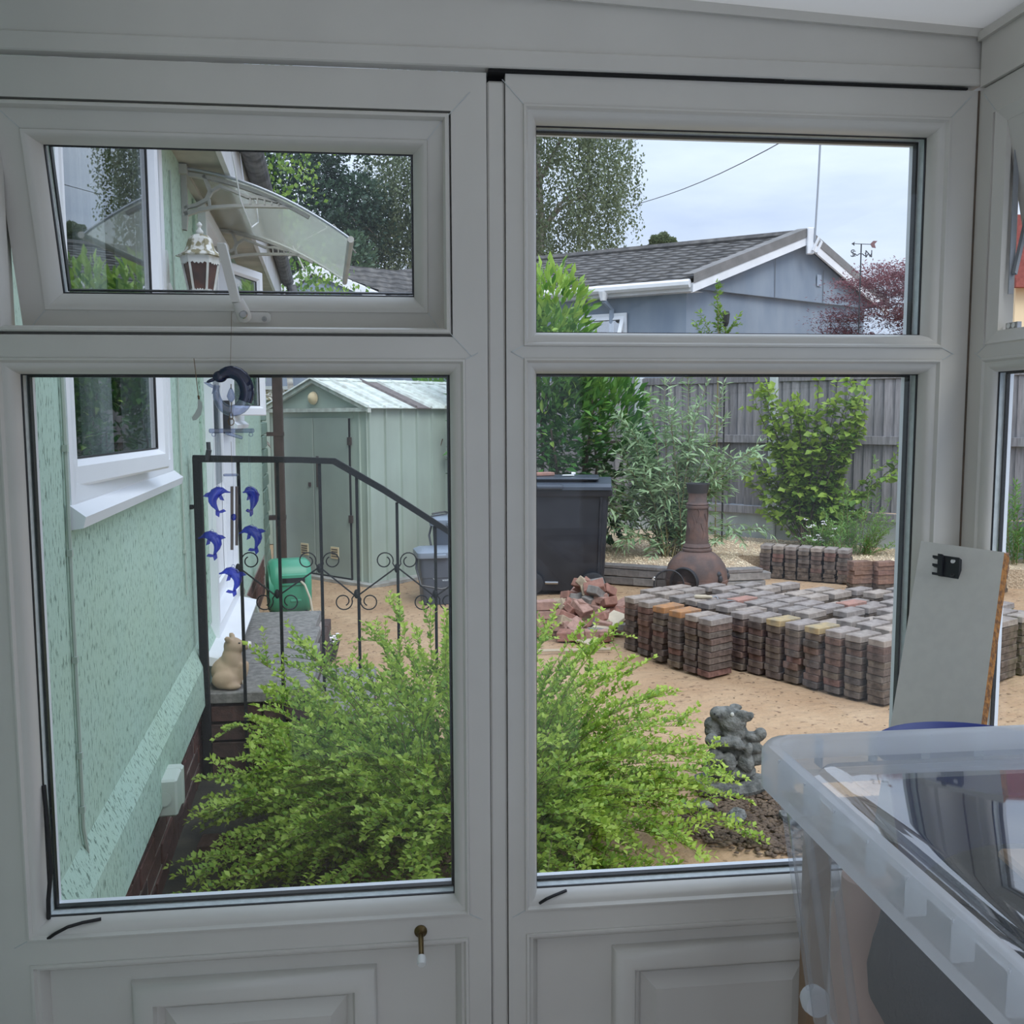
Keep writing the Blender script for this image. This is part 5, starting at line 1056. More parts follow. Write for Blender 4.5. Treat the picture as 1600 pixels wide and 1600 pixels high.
# ================================================================ WHEELIE BIN
bn = thing('wheelie_bin', 'large black two-wheeled rubbish bin in front of the laurel hedge', 'wheelie bin', (1.42, 6.72, 0), math.radians(-12)); bn.scale = (1.10, 1.0, 1.0)
def rring(w, d, z, r=.04, y=0, x=0): return [(px_ + x, py_ + y, z) for px_, py_ in rrect(-w / 2, w / 2, -d / 2, d / 2, r, 4)]
def rbody(rings, nm, m, par, cap=True, sharp=40):
    n = len(rings[0]); q = MB(); q.add(sum(rings, []), [(a * n + k, a * n + (k + 1) % n, (a + 1) * n + (k + 1) % n, (a + 1) * n + k) for a in range(len(rings) - 1) for k in range(n)] + ([tuple(range(n))[::-1], tuple((len(rings) - 1) * n + k for k in range(n))] if cap else [])); return q.build(nm, m, par, smooth=True, sharp=sharp)
rbody([rring(.56, .48, .03), rring(.58, .50, .06), rring(.64, .60, .70), rring(.65, .62, .87)], 'body', 'bin_black', bn)
rbody([rring(.70, .66, .845), rring(.71, .67, .86), rring(.71, .67, .895), rring(.70, .66, .90)], 'rim', 'bin_black', bn)
b = MB()
lidp = [(-.36, .900), (-.36, .925), (-.30, .948), (.0, .985), (.24, .975), (.34, .945), (.35, .915), (.35, .900)]
b.prism(lidp, -.345, .345, lambda u, v, t: (t, u, v)); b.build('lid', 'bin_lid', bn)
b = MB(); b.bbox(.20, .13, .035, .01, c=(-.12, -.34, .925), R=None); b.bbox(.50, .50, .018, .006, c=(0, .0, .985)); b.build('lid_panel', 'bin_lid', bn)
b = MB(); b.tube([(-.32, .34, .93), (-.32, .40, .93), (.32, .40, .93), (.32, .34, .93)], .016, 8); b.build('handle', 'bin_black', bn, smooth=True)
for x in (.0, ): b = MB(); b.tube([(-.16, -.26, .1), (-.06, -.26, .1)], .012, 8); b.build('axle', 'chrome', bn, smooth=True)
for x in (-.31, .17): b = MB(); b.lathe([(.0, -.03), (.03, -.028), (.035, -.02), (.075, -.024), (.098, -.018), (.10, 0), (.098, .018), (.075, .024), (0, .024)], 24, (x + .04, -.285, .10), E3(90, 0, 0)); b.build('wheel', 'black_plastic', bn, smooth=True, sharp=40)
b = MB()
for x, z0, z1 in ((-.26, .12, .84), (.26, .12, .84)): b.prism([(-.012, 0), (.012, 0), (.008, .012), (-.008, .012)], z0, z1, lambda u, v, t: (x * (1 + .12 * (t - .5)) + u, -.245 - .075 * (t - .03) / .84 - v, t))
b.build('body_rib', 'bin_black', bn)
b = MB(); b.bbox(.22, .10, .03, .006, R=E3(0, 0, 15)); o = b.build('brick', 'paver_pink'); o.location = (1.20, 6.78, 1.012); tag(o, 'pink brick lying on top of the black bin lid, at its left', 'brick')
b = MB(); b.bbox(.10, .06, .012, .003, c=(0, 0, .004), jit=.004); b.bbox(.04, .03, .02, .003, c=(.05, .01, .02), jit=.004); o = b.build('crumpled_wrapper', 'white_paint'); o.location = (1.42, 6.68, 1.0); tag(o, 'small crumpled white wrapper on the black bin lid', 'litter')

# ================================================================ CHIMINEA
cx_, cy_ = 2.40, 6.12
cm = thing('chiminea', 'rust-brown cast-iron chiminea with a tall neck and open mesh door', 'chiminea', (cx_, cy_, 0))
b = MB(); b.lathe([(.10, .0), (.20, .03), (.245, .10), (.252, .15), (.258, .155), (.258, .175), (.252, .18), (.250, .22), (.232, .29), (.195, .345), (.150, .385), (.118, .405), (.112, .41)], 36); b.build('belly', 'chiminea', cm, smooth=True, sharp=35)
b = MB(); b.lathe([(.112, .405), (.122, .412), (.122, .425), (.110, .432), (.114, .445), (.105, .458), (.096, .470)], 32); b.build('collar', 'chiminea', cm, smooth=True, sharp=50)
b = MB(); b.lathe([(.096, .465), (.088, .60), (.080, .76), (.082, .765)], 32); 
for k in range(6): # raised scroll relief on the neck
    a = -PI / 2 + (k - 2.5) * .42; z0 = .52 + (k % 3) * .08; b.tube([((.090 - .02 * (z - .5)) * math.cos(a + .12 * math.sin((z - z0) * 40)), (.092 - .02 * (z - .5)) * math.sin(a + .12 * math.sin((z - z0) * 40)), z) for z in np.linspace(z0 - .03, z0 + .12, 10)], .004, 5)
b.build('neck', 'chiminea', cm, smooth=True, sharp=50)
b = MB(); b.lathe([(.080, .755), (.094, .762), (.094, .778), (.084, .785), (.092, .792), (.086, .802), (.076, .81), (.074, .87), (.078, .885)], 32); b.build('upper_collar', 'chiminea', cm, smooth=True, sharp=50)
b = MB(); b.lathe([(.074, .878), (.083, .89), (.092, .945), (.096, .952), (.096, .962), (.088, .962), (.078, .90), (.06, .88)], 32, cap=False); b.build('chimney_top', 'iron_dark', cm, smooth=True, sharp=50)
md = Vector((-.66, -.75, 0)).normalized(); mc = md * .215 + Vector((0, 0, .175)); Rm = md.to_track_quat('Z', 'Y').to_matrix()
b = MB(); b.lathe([(.118, -.05), (.124, .03), (.112, .034), (.108, -.02)], 28, mc, Rm, cap=False); b.lathe([(0, .0), (.11, .0)], 28, mc, Rm, cap=False); b.build('mouth', 'iron_dark', cm, smooth=True, sharp=40)
def mesh_disc(c, R, r, nm, lab=None):
    b = MB(); rim = [c + R @ Vector((r * math.cos(t), r * math.sin(t), 0)) for t in np.linspace(0, 2 * PI, 29)]; b.tube(rim, .007, 6, cap=False); d = b.build(nm, 'iron_dark', cm)
    b = MB(); n = 13
    for k in range(-n + 1, n):
        o_ = k * r / n; h = math.sqrt(max(0, r * r - o_ * o_))
        for a in (PI / 4, -PI / 4):
            ca_, sa_ = math.cos(a), math.sin(a); p = [(o_ * ca_ - y * sa_, o_ * sa_ + y * ca_) for y in (-h, h)]; b.tube([c + R @ Vector((q[0], q[1], 0)) for q in p], .0016, 3, cap=False)
    tag(b.build('mesh', 'iron_dark', d), kind='stuff'); return d
mesh_disc(mc + md * .035, Rm, .115, 'spark_guard')
hinge = mc + md * .04 + Vector((-.75, .66, 0)) * .0; dd = Vector((-.95, -.15, 0)).normalized(); Rd = Vector((-.30, -.95, 0)).to_track_quat('Z', 'Y').to_matrix()
mesh_disc(mc + Vector((-.115, -.0, -.012)) + md * .05, Rd, .118, 'mesh_door')
b = MB(); p = mc + Vector((-.235, -.0, .03)) + md * .05; b.tube([p, p + Vector((-.02, -.03, .012)), p + Vector((-.01, -.05, .03))], .006, 6); tag(b.build('door_knob', 'white_tip', cm), 'pale door knob')
for a in (-60, -15): b = MB(); q = Vector((.235 * math.cos(math.radians(a)), .235 * math.sin(math.radians(a)), .235)); b.ell(q, (.026, .026, .026)); b.ell(q + Vector((.01, -.02, -.035)), (.02, .02, .03)); b.build('boss', 'iron_dark', cm, smooth=True)
for k in range(3): a = 2 * PI * k / 3 + .5; b = MB(); b.tube([(.15 * math.cos(a), .15 * math.sin(a), .05), (.2 * math.cos(a), .2 * math.sin(a), .002)], .014, 6); b.build('foot', 'iron_dark', cm)

# ================================================================ PAVING BLOCKS in stacks
PL, PW, PH = .188, .097, .038
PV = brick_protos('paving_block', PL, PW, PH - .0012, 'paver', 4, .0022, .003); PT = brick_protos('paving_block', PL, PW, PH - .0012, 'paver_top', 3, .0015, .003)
PO, PP_, PY_, PR = [brick_protos('paving_block', PL, PW, PH - .0012, m, 2, .002, .003) for m in ('paver_orange', 'paver_pink', 'paver_yellow', 'paver_red')]
UU = Vector((.50, -.866, 0)).normalized(); VV = Vector((.872, .49, 0)).normalized(); vrz = math.atan2(VV.y, VV.x)
rest = MB(); n_ind = 0
def brick_thing(me, p, rz, label, group):
    global n_ind; o = link('paving_block', me); o.location = p; o.rotation_euler = (0, 0, rz); tag(o, label, 'brick', group); n_ind += 1; return o
def stuff_brick(p, rz):
    R = Matrix.Rotation(rz, 3, 'Z'); rest.bbox(PL, PW, PH - .0012, .003, jit=.002); 
    for i in range(len(rest.v) - 24, len(rest.v)): rest.v[i] = tuple(R @ Vector(rest.v[i]) + p)
def stack(x, y, nl, rz, full, lab, group, top=None, protos=None, z0=0., jit=.006):
    """full: how many layers from the top are separate objects"""
    for k in range(nl):
        j = jit if k < nl - 1 else jit * .5; p = Vector((x + random.uniform(-j, j), y + random.uniform(-j, j), z0 + PH * (k + .5))); r = rz + random.uniform(-.05, .05)
        if nl - k <= full:
            me = random.choice(PV if protos is None else protos)
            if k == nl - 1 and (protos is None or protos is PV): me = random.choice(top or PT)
            lb_ = (f'topmost block of {lab}' if k == nl - 1 else f'{ORD[nl - 1 - k]} block down in {lab}' if k else f'bottom block of {lab}')
            if k == nl - 2: lb_ = f'second block down in {lab}'
            brick_thing(me, p, r, lb_, group)
        else: stuff_brick(p, r)
CARD = ['leftmost'] + ORD[1:]
fronts0 = [(1.465, 4.453), (1.517, 4.30), (1.567, 4.14), (1.628, 3.99), (1.690, 3.865), (1.742, 3.755)]
special = {(0, 2): PO, (0, 3): PO, (2, 3): PP_, (4, 7): PP_, (1, 10): PY_, (1, 8): PY_, (3, 12): PP_, (5, 1): PP_, (2, 12): PY_, (6, 4): PO}
HV = VV * (.208 / 2) + UU * (-PW / 2)
tones = {id(PO): 'orange ', id(PP_): 'pink ', id(PY_): 'yellow '}
for i, (x, y) in enumerate(fronts0):
    c = Vector((x, y, 0)) + HV * .92; sp = special.get((0, i)); stack(c.x, c.y, 9, vrz, 9, f'the {["leftmost", "second", "third", "fourth", "fifth", "sixth"][i]} stack, left front row' + (' (orange top)' if sp else ''), 'blocks of the short left front row', sp)
for i in range(8):
    c = Vector((1.985, 3.895, 0)).lerp(Vector((2.462, 3.135, 0)), i / 7) + HV * .92; sp = special.get((1, i + 6)); stack(c.x, c.y, 9, vrz, 9 if i < 7 else 6, f'the {["first", "second", "third", "fourth", "fifth", "sixth", "seventh", "eighth"][i]} stack, right front row' + (' (yellow top)' if sp else ''), 'blocks of the right front row', sp)
for r in range(1, 8):
    off = random.uniform(-.06, .06)
    for i in range(-1, 14):
        if r == 1 and i >= 6: continue
        base = Vector((1.465, 4.453, 0)) + UU * (i * .136 + off * .6) + VV * (r * .226 + .02) + HV * .92
        if (r == 3 and i < 0) or (r == 4 and i < 1) or (r == 5 and i < 2) or (r == 6 and i < 4) or (r == 7 and i < 6): continue
        if i > 9 and r < 2: continue
        sp = special.get((r, i)); ei = i - {3: 0, 4: 1, 5: 2, 6: 4, 7: 6}.get(r, -1)
        stack(base.x + random.uniform(-.012, .012), base.y + random.uniform(-.012, .012), 9 if random.random() < .85 else 8, vrz + random.uniform(-.05, .05), 1, f'the {CARD[ei]} stack in inner row {["", "one", "two", "three", "four", "five", "six", "seven"][r]}', 'tops of the inner stacks', sp)
# back row of grey stacks against the gravel
b0, b1 = Vector((3.32, 7.12, 0)), Vector((4.02, 6.62, 0)); bd_ = (b1 - b0).normalized(); brz = math.atan2(bd_.y, bd_.x) + PI / 2
for i in range(7):
    c = b0 + bd_ * (.117 * i + .05) + Vector((-bd_.y, bd_.x, 0)) * .10; stack(c.x, c.y, 8, brz, 5 if i % 2 else 6, f'the {["leftmost", "second", "third", "fourth", "fifth", "sixth", "rightmost"][i]} grey stack by the gravel', 'blocks of the back row by the gravel', None, PV, 0, .007)
for i, (x, y, h) in enumerate(((3.90, 6.28, 7), (4.10, 6.24, 7), (4.30, 6.22, 8), (4.62, 6.35, 8), (5.02, 6.10, 9))):
    stack(x, y, h, .12, 5, f'the {["first", "second", "third", "fourth", "fifth"][i]} red stack in the back row', 'blocks of the red stacks', None, PR, 0, .008)
tag(rest.build('paving_blocks', 'paver'), 'hidden lower layers of the inner paving stacks', 'bricks', kind='stuff')
print('individual blocks', n_ind)
tr = thing('trowel', 'small trowel with wooden handle lying on the paving stacks near the chiminea', 'trowel', tuple(onZ(1112, 934, PH * 9 + .010)), math.radians(-20))
b = MB(); b.lathe([(.006, -.06), (.013, -.05), (.014, 0), (.010, .045), (.006, .055)], 10, (-.05, 0, .004), E3(0, 90, 0)); b.build('handle', 'wood_pale', tr, smooth=True)
b = MB(); b.tube([(.0, 0, .004), (.03, 0, .012), (.04, 0, -.006)], .004, 5); b.prism([(.04, -.006), (.06, -.035), (.15, 0), (.06, .035), (.04, .006)], -.014, -.012, lambda u, v, t: (u, v, t)); b.build('blade', 'steel', tr)

# rubble heap of broken bricks
RPc = {c: brick_protos('brick', .20, .10, .062, 'rubble_' + c, 3, .006, .005) for c in ('red', 'grey', 'buff', 'pinkish')}
random.seed(21)
def gauss_h(x, y): return .27 * math.exp(-((x - 1.36) / .20) ** 2 - ((y - 5.30) / .34) ** 2) + .08 * math.exp(-((x - 1.05) / .25) ** 2 - ((y - 5.2) / .3) ** 2)
heap = []
for k in range(84):
    if k < 58: x, y = random.gauss(1.35, .14), random.gauss(5.24, .24)
    else: x, y = random.uniform(.74, 1.5), random.uniform(4.75, 5.5)
    x = min(x, 1.56 - max(0, 5.0 - y) * .5); h = gauss_h(x, y); z = .028 + h * random.uniform(.55, 1.0)
    c = random.choice(['red', 'red', 'pinkish', 'red', 'grey', 'buff', 'pinkish']); o = link('broken_brick', random.choice(RPc[c])); o.location = (x, y, z); tl = 1.0 if h > .05 else .15
    o.rotation_euler = (random.uniform(-.6, .6) * tl, random.uniform(-.6, .6) * tl, random.uniform(0, PI)); s_ = random.uniform(.72, 1.05); o.scale = (s_ * random.uniform(.6, 1), s_, s_); heap.append((c, 0 if z > .17 else 1 if z > .08 else 2, x, o))
NUM = ['first', 'second', 'third', 'fourth', 'fifth', 'sixth', 'seventh', 'eighth', 'ninth', 'tenth', 'eleventh', 'twelfth', 'thirteenth', 'fourteenth', 'fifteenth', 'sixteenth', 'seventeenth', 'eighteenth', 'nineteenth', 'twentieth', 'twenty-first', 'twenty-second', 'twenty-third', 'twenty-fourth', 'twenty-fifth']
for c in RPc:
    for tr_ in range(3):
        for i, h in enumerate(sorted([h for h in heap if h[0] == c and h[1] == tr_], key=lambda h: h[2])):
            tag(h[3], f'{c} broken brick, {NUM[i]} from left, {["high on", "halfway up", "at the foot of"][tr_]} the rubble heap', 'brick', 'loose bricks of the rubble heap')
random.seed(33)
for k in range(4): o = link('brick', RPc['pinkish'][k % 3]); o.location = (.93 + random.uniform(-.006, .006), 4.95, .034 + k * .060); o.rotation_euler = (0, 0, .1 + random.uniform(-.05, .05)); tag(o, ['bottom', 'second', 'third', 'top'][k] + ' brick of the little red pile left of the rubble heap', 'brick', 'little red brick pile')
tl_ = MB(); tl_.bbox(.42, .13, .025, .004, jit=.006); o = tl_.build('broken_board', 'wood_pale'); o.location = (1.33, 4.80, .075); o.rotation_euler = (math.radians(12), math.radians(-20), math.radians(38)); tag(o, 'pale weathered board lying on the front of the rubble heap', 'board')
o = MB(); o.tube([tuple(onZ(800, 1018, .012)), tuple(onZ(956, 1014, .012))], .010, 5); o = o.build('wooden_lath', 'wood_pale'); tag(o, 'thin grey wooden lath lying on the sand in front of the rubble heap', 'lath')

# ================================================================ STONE ANIMAL ORNAMENT
ga = thing('stone_animal', 'weathered grey stone animal ornament with pricked ears looking up over stacked logs', 'ornament', (1.30, 2.14, .0))
k_ = .00236   # metres per photo pixel at that distance
def G(px, py, y=0.): return Vector(((px - 1148) * k_, y, (1244 - py) * k_))
def ge(px, py, rx, rz, y=0., ry=None, rot=0): return ('e', G(px, py, y), (rx * k_, (ry or (rx + rz) / 2 * .9) * k_, rz * k_), E3(0, rot, 0))
blob('body', [ge(1150, 1126, 25, 22, 0, 20), ge(1140, 1111, 17, 13, 0, 15), ge(1123, 1109, 14, 12, -.005, 12, -12), ge(1133, 1112, 16, 14, 0, 13), ge(1130, 1118, 14, 9, 0, 11), ge(1153, 1143, 24, 17), ge(1165, 1112, 17, 10, -.03, 5, 22), ge(1176, 1112, 8, 7, -.03, 4), ge(1160, 1104, 12, 6, .03, 5, 10),
    ge(1158, 1172, 30, 30, .02, 22), ge(1117, 1131, 14, 13, .02), ge(1118, 1143, 14, 14, .02), ge(1111, 1152, 13, 12, -.03), ge(1150, 1172, 36, 46, .035, 22), ge(1138, 1155, 26, 10, -.045, 10, 6), ge(1152, 1160, 14, 8, -.05, 9, 8), ge(1115, 1182, 16, 15, -.03), ge(1106, 1196, 12, 12, -.02),
    ge(1138, 1190, 13, 18, -.045), ge(1168, 1192, 15, 18, -.045), ge(1170, 1168, 7, 14, -.06, 7, 12), ge(1186, 1152, 20, 9, -.01, 12, 8), ge(1197, 1146, 11, 11, -.02), ge(1186, 1171, 18, 9, -.02), ge(1192, 1190, 22, 14), ge(1150, 1212, 44, 14, 0, 30), ge(1150, 1195, 34, 22, .02, 20)], 'stone_grey', ga, .005, 2, .5)
for px, y in ((1144, -.036), ): b = MB(); b.ell(G(px, 1108, y), (.008, .005, .009)); tag(b.build('eye', 'stone_light', ga, smooth=True), 'pale eye')
b = MB(); b.ell(G(1115, 1107, -.026), (.004, .004, .005)); b.ell(G(1121, 1112, -.033), (.004, .003, .005)); b.build('nostril', 'iron_dark', ga)
b = MB(); b.lathe([(.0, .0), (.15, .0), (.165, .02), (.15, .045), (.0, .05)], 20); b.v = [(x * (1 + .1 * math.sin(5 * x * 9)), y * .62, z) for x, y, z in b.v]; b.build('base_stone', 'stone_grey', ga, smooth=True)
crumbs('soil_patch', 2600, (.95, 1.85, 1.45, 2.15, lambda x, y: ((x - 1.38) / .42) ** 2 + ((y - 1.82) / .30) ** 2 < random.uniform(.3, 1.0)), (.006, .020), 'soil', 'patch of dark crumbly soil round the stone animal', flat=.35, cat='soil')
random.seed(5)
for i, (x, y) in enumerate(((1.10, 1.95), (1.22, 1.84), (1.42, 1.80))): b = MB(); b.ell((0, 0, .0), (.07, .035, .02), nu=10, nv=6); b.v = [(a + random.uniform(-.006, .006), c + random.uniform(-.005, .005), d + random.uniform(-.004, .004)) for a, c, d in b.v]; o = b.build('flat_stone', 'stone_grey'); o.location = (x, y, .018); o.rotation_euler = (0, 0, i); tag(o, ['left', 'middle', 'right'][i] + ' flat dark stone lying in the soil in front of the stone animal', 'stone')

# ================================================================ BEYOND THE FENCE: grey-blue bungalow
def house_b():
    Lc, Ap, Rc = Vector((3.61, 10.35, 3.18)), Vector((5.60, 11.56, 4.00)), Vector((7.36, 12.58, 3.16)); rd = Vector((-.80, .60, 0)); LEN = 9.0
    t = thing('bungalow', 'grey-blue bungalow with grey tiled roof, white gutter and white bargeboards beyond the fence', 'house', (5.3, 11.4, 0)); o0 = t.location
    gd = (Rc - Lc); gd.z = 0; gd.normalize(); inn = rd * .22
    def P(v): return v - o0
    wl, wr = Lc + gd * .22 + inn, Rc - gd * .22 + inn
    b = MB(); A = [Vector((wl.x, wl.y, 0)), Vector((wr.x, wr.y, 0)), Vector((wr.x, wr.y, 3.16)), Vector((Ap.x, Ap.y, 4.0)) + inn, Vector((wl.x, wl.y, 3.16))]
    b.add([P(v) for v in A] + [P(v + rd * .1) for v in A], [(0, 1, 2, 3, 4)]); b.build('gable_wall', 'blue_render', t)
    b = MB(); B_ = [Vector((wl.x, wl.y, 0)), Vector((wl.x, wl.y, 3.2)), Vector((wl.x, wl.y, 3.2)) + rd * LEN, Vector((wl.x, wl.y, 0)) + rd * LEN]; b.add([P(v) for v in B_], [(0, 1, 2, 3)]); b.build('side_wall', 'blue_render', t)
    # projecting upper gable panel with a shadowed lower edge
    out = -rd * .07; b = MB(); q0, q1 = wl + gd * .0, wr; zb = 3.13; 
    pan = [Vector((q0.x, q0.y, zb)), Vector((q1.x, q1.y, zb)), Vector((q1.x, q1.y, 3.18)), Vector((Ap.x, Ap.y, 4.0)) + inn, Vector((q0.x, q0.y, 3.18))]
    b.add([P(v + out) for v in pan] + [P(v) for v in pan], [(0, 1, 2, 3, 4), (5, 6, 1, 0)]); b.build('gable_panel', 'blue_render', t)
    for f in (.42, .70):
        v = wl.lerp(wr, f) + out * 1.1; b = MB(); b.add([P(Vector((v.x, v.y, zb))), P(Vector((v.x, v.y, zb)) + gd * .012), P(Vector((v.x, v.y, 3.85 if f < .5 else 3.6)) + gd * .012), P(Vector((v.x, v.y, 3.85 if f < .5 else 3.6)))], [(0, 1, 2, 3)]); b.build('panel_joint', 'grey_pipe', t)
    v = wl.lerp(wr, .66) + out * 1.2; b = MB(); b.add([P(Vector((v.x, v.y, 3.36)) + gd * a + Vector((0, 0, z))) for a, z in ((0, 0), (.10, 0), (.10, .16), (0, .16))], [(0, 1, 2, 3)]); b.build('gable_vent', 'blue_pipe', t)
    # roof slopes in stepped tile courses
    for side, C0 in (('l', Lc), ('r', Rc)):
        n = 13; up = Ap - C0
        for k in range(n):
            b = MB(); a0 = C0 + up * (k / n) + Vector((0, 0, .03)); a1 = C0 + up * ((k + 1) / n) + Vector((0, 0, .008)); m_ = 110 if side == 'l' else 2; vs = []
            for i in range(m_ + 1):
                w = .007 * math.sin(i * 2.1) + .004 * math.sin(i * 5.1 + k); e_ = rd * (LEN * i / m_) + rd * .10; vs += [P(a0 + e_ + Vector((0, 0, w))), P(a1 + e_ + Vector((0, 0, w))), P(a0 + e_ + Vector((0, 0, w - .035)))]
            b.add(vs, sum([[(3 * i, 3 * i + 3, 3 * i + 4, 3 * i + 1), (3 * i + 2, 3 * i + 5, 3 * i + 3, 3 * i)] for i in range(m_)], [])); b.build('tile_course', 'tile_grey', t)
    b = MB(); b.tube([P(Ap + Vector((0, 0, .03))), P(Ap + rd * LEN + Vector((0, 0, .03)))], .06, 6); b.build('ridge', 'tile_grey', t)
    for C0, nm in ((Lc, 'l'), (Rc, 'r')):   # dark verge tiles and white bargeboards
        up = Ap - C0; b = MB(); F_ = [C0 + Vector((0, 0, -.02)), Ap + Vector((0, 0, -.02)), Ap + Vector((0, 0, .10)), C0 + Vector((0, 0, .10))]; b.add([P(v - rd * .03) for v in F_] + [P(v + rd * .12) for v in F_], [(0, 1, 2, 3), (3, 2, 6, 7)]); b.build('verge', 'verge', t)
        b = MB(); F_ = [C0 + Vector((0, 0, -.13)) , Ap + Vector((0, 0, -.13)), Ap + Vector((0, 0, -.01)), C0 + Vector((0, 0, -.01))]; b.add([P(v - rd * .02) for v in F_] + [P(v + rd * .01) for v in F_], [(0, 1, 2, 3), (4, 5, 1, 0)]); b.build('bargeboard', 'white_paint', t)
    b = MB(); v = Ap - rd * .06; b.bbox(.10, .06, .36, .01, c=P(v + Vector((0, 0, -.08)))); b.build('finial', 'white_paint', t)
    g0, g1 = Lc + Vector((0, 0, -.02)) - gd * .03, Lc + rd * LEN + Vector((0, 0, -.02)) - gd * .03
    b = MB(); b.tube([P(g0), P(g1)], .055, 8); b.build('gutter', 'white_paint', t, smooth=True)
    f0, f1 = Lc + Vector((0, 0, -.11)) + gd * .03, Lc + rd * LEN + Vector((0, 0, -.11)) + gd * .03; b = MB(); b.add([P(f0), P(f1), P(f1 + Vector((0, 0, .10))), P(f0 + Vector((0, 0, .10))), P(f0 + gd * .2), P(f1 + gd * .2)], [(0, 1, 2, 3), (0, 1, 5, 4)]); b.build('fascia', 'cream_wall' if 0 else 'white_paint', t)
    h = Lc + rd * 1.18; b = MB(); b.tube([P(h - gd * .03 + Vector((0, 0, -.05))), P(h - gd * .03 + Vector((0, 0, -.16)))], [.07, .04], 8); b.build('outlet', 'white_paint', t)
    dw = wl + rd * 1.0; b = MB(); b.tube([P(h - gd * .02 + Vector((0, 0, -.16))), P(Vector((dw.x, dw.y, 2.92)) - gd * .05), P(Vector((dw.x, dw.y, .2)) - gd * .05)], .035, 6); b.build('downpipe', 'blue_pipe', t)
    # open top-hung window
    ww = wl + rd * .80 - gd * .02; wn = thing('window'); wn.parent = t; wn.location = P(Vector((ww.x, ww.y, 1.85))); wn.rotation_euler = (0, 0, math.atan2(rd.y, rd.x)); pass
    b = MB(); b.loop((0, 1.05, 0, 1.02), [(0, .0), (0, .03), (.055, .03), (.06, .0)]); b.build('window_frame', 'upvc_out', wn)
    b = MB(); b.box(.05, 1.0, -.01, .0, .04, .98); b.build('backing', 'dark_room', wn)
    b = MB(); b.loop((.03, 1.02, .45, .98), [(0, .0), (0, .03), (.05, .03), (.055, .0)]); b.v = [(x, y + max(0, (.98 - z)) * .42, z + max(0, .98 - z) * .1) for x, y, z in b.v]; b.tube([(.52, .02, .97), (.52, .24, .50)], .012, 4); b.build('fanlight', 'upvc_out', wn)
    b = MB(); b.add([(x, .015 + (.98 - z) * .42, z + (.98 - z) * .1) for x, z in ((.08, .5), (.97, .5), (.97, .93), (.08, .93))], [(0, 1, 2, 3)]); b.build('pane', 'house_glass', wn)
    # TV aerial on the ridge end
    ae = thing('tv_aerial', 'tall TV aerial mast at the near end of the bungalow ridge', 'aerial', tuple(Ap - rd * .12 + Vector((0, 0, -.1))))
    b = MB(); b.tube([(0, 0, 0), (.03, 0, .8), (.05, 0, 1.60)], .014, 5); b.build('mast', 'galv', ae)
    b = MB(); b.tube([(-.18, 0, 1.46), (.42, .0, 1.40)], .008, 4)
    for k in range(7): x = -.1 + k * .085; b.tube([(x - .02, -.12, 1.45 - k * .008 - .03), (x + .02, .12, 1.45 - k * .008 + .03)], .004, 4)
    b.tube([(.36, -.0, 1.30), (.28, 0, 1.54)], .005, 4); b.tube([(.44, -.0, 1.30), (.36, 0, 1.54)], .005, 4); b.build('antenna', 'galv', ae)
    b = MB(); b.tube([(-.03, -.02, -.12), (.05, -.03, .06), (.09, -.02, .0), (.02, -.03, -.15)], .02, 5); b.build('mast_bracket', 'white_paint', ae)
house_b()

# second bungalow behind the shed
t = thing('bungalow', 'second grey-blue bungalow with white bargeboards seen behind the green shed', 'house', (-.8, 13.5, 0))
Lc, Ap, Rc = Vector((-1.86, 13.15, 3.28)), Vector((-1.23, 13.39, 3.80)), Vector((.16, 13.80, 3.26)); rd = Vector((.86, .51, 0)); o0 = t.location
gd = (Rc - Lc).normalized()
b = MB(); A = [Vector((-1.75, 13.2, 0)), Vector((.12, 13.75, 0)), Vector((.12, 13.75, 3.2)), Ap + Vector((0, .05, -.1)), Vector((-1.75, 13.2, 3.2))]; b.add([v - o0 for v in A], [(0, 1, 2, 3, 4)]); b.build('gable_wall', 'blue_render', t)
b = MB(); v = Rc + Vector((-.05, 0, 0)); A = [Vector((v.x, v.y, 0)), Vector((v.x + 4.3, v.y + 2.5, 0)), Vector((v.x + 4.3, v.y + 2.5, 3.2)), Vector((v.x, v.y, 3.2))]; b.add([q - o0 for q in A], [(0, 1, 2, 3)]); b.build('side_wall', 'blue_render', t)
for k in range(9): b = MB(); x = -1.6 + k * .21; b.bbox(.02, .02, 2.9, .003, c=Vector((x, 13.2 + (x + 1.75) * .294, 1.5)) - o0 + Vector((0, -.02, 0))); b.build('panel_joint', 'grey_pipe' if k in (3, 7) else 'blue_render', t)
for C0, sg in ((Lc, 0), (Rc, 1)):
    b = MB(); F_ = [C0 + Vector((0, 0, -.13)), Ap + Vector((0, 0, -.13)), Ap, C0]; b.add([v - o0 - rd * .12 for v in F_] + [v - o0 - rd * .05 for v in F_], [(0, 1, 2, 3), (4, 5, 1, 0), (3, 2, 6, 7)]); b.build('bargeboard', 'white_paint', t)
up = Ap - Rc
for k in range(7):
    b = MB(); a0 = Rc + up * (k / 7) + Vector((0, 0, .04)); a1 = Rc + up * ((k + 1) / 7) + Vector((0, 0, .015)); vs = []; m_ = 40
    for i in range(m_ + 1): w = .012 * math.sin(i * 2.4 + k); e_ = rd * (4.5 * i / m_ - .1); vs += [a0 + e_ + Vector((0, 0, w)) - o0, a1 + e_ + Vector((0, 0, w)) - o0, a0 + e_ + Vector((0, 0, w - .04)) - o0]
    b.add(vs, sum([[(3 * i, 3 * i + 3, 3 * i + 4, 3 * i + 1), (3 * i + 2, 3 * i + 5, 3 * i + 3, 3 * i)] for i in range(m_)], [])); b.build('tile_course', 'tile_grey', t)
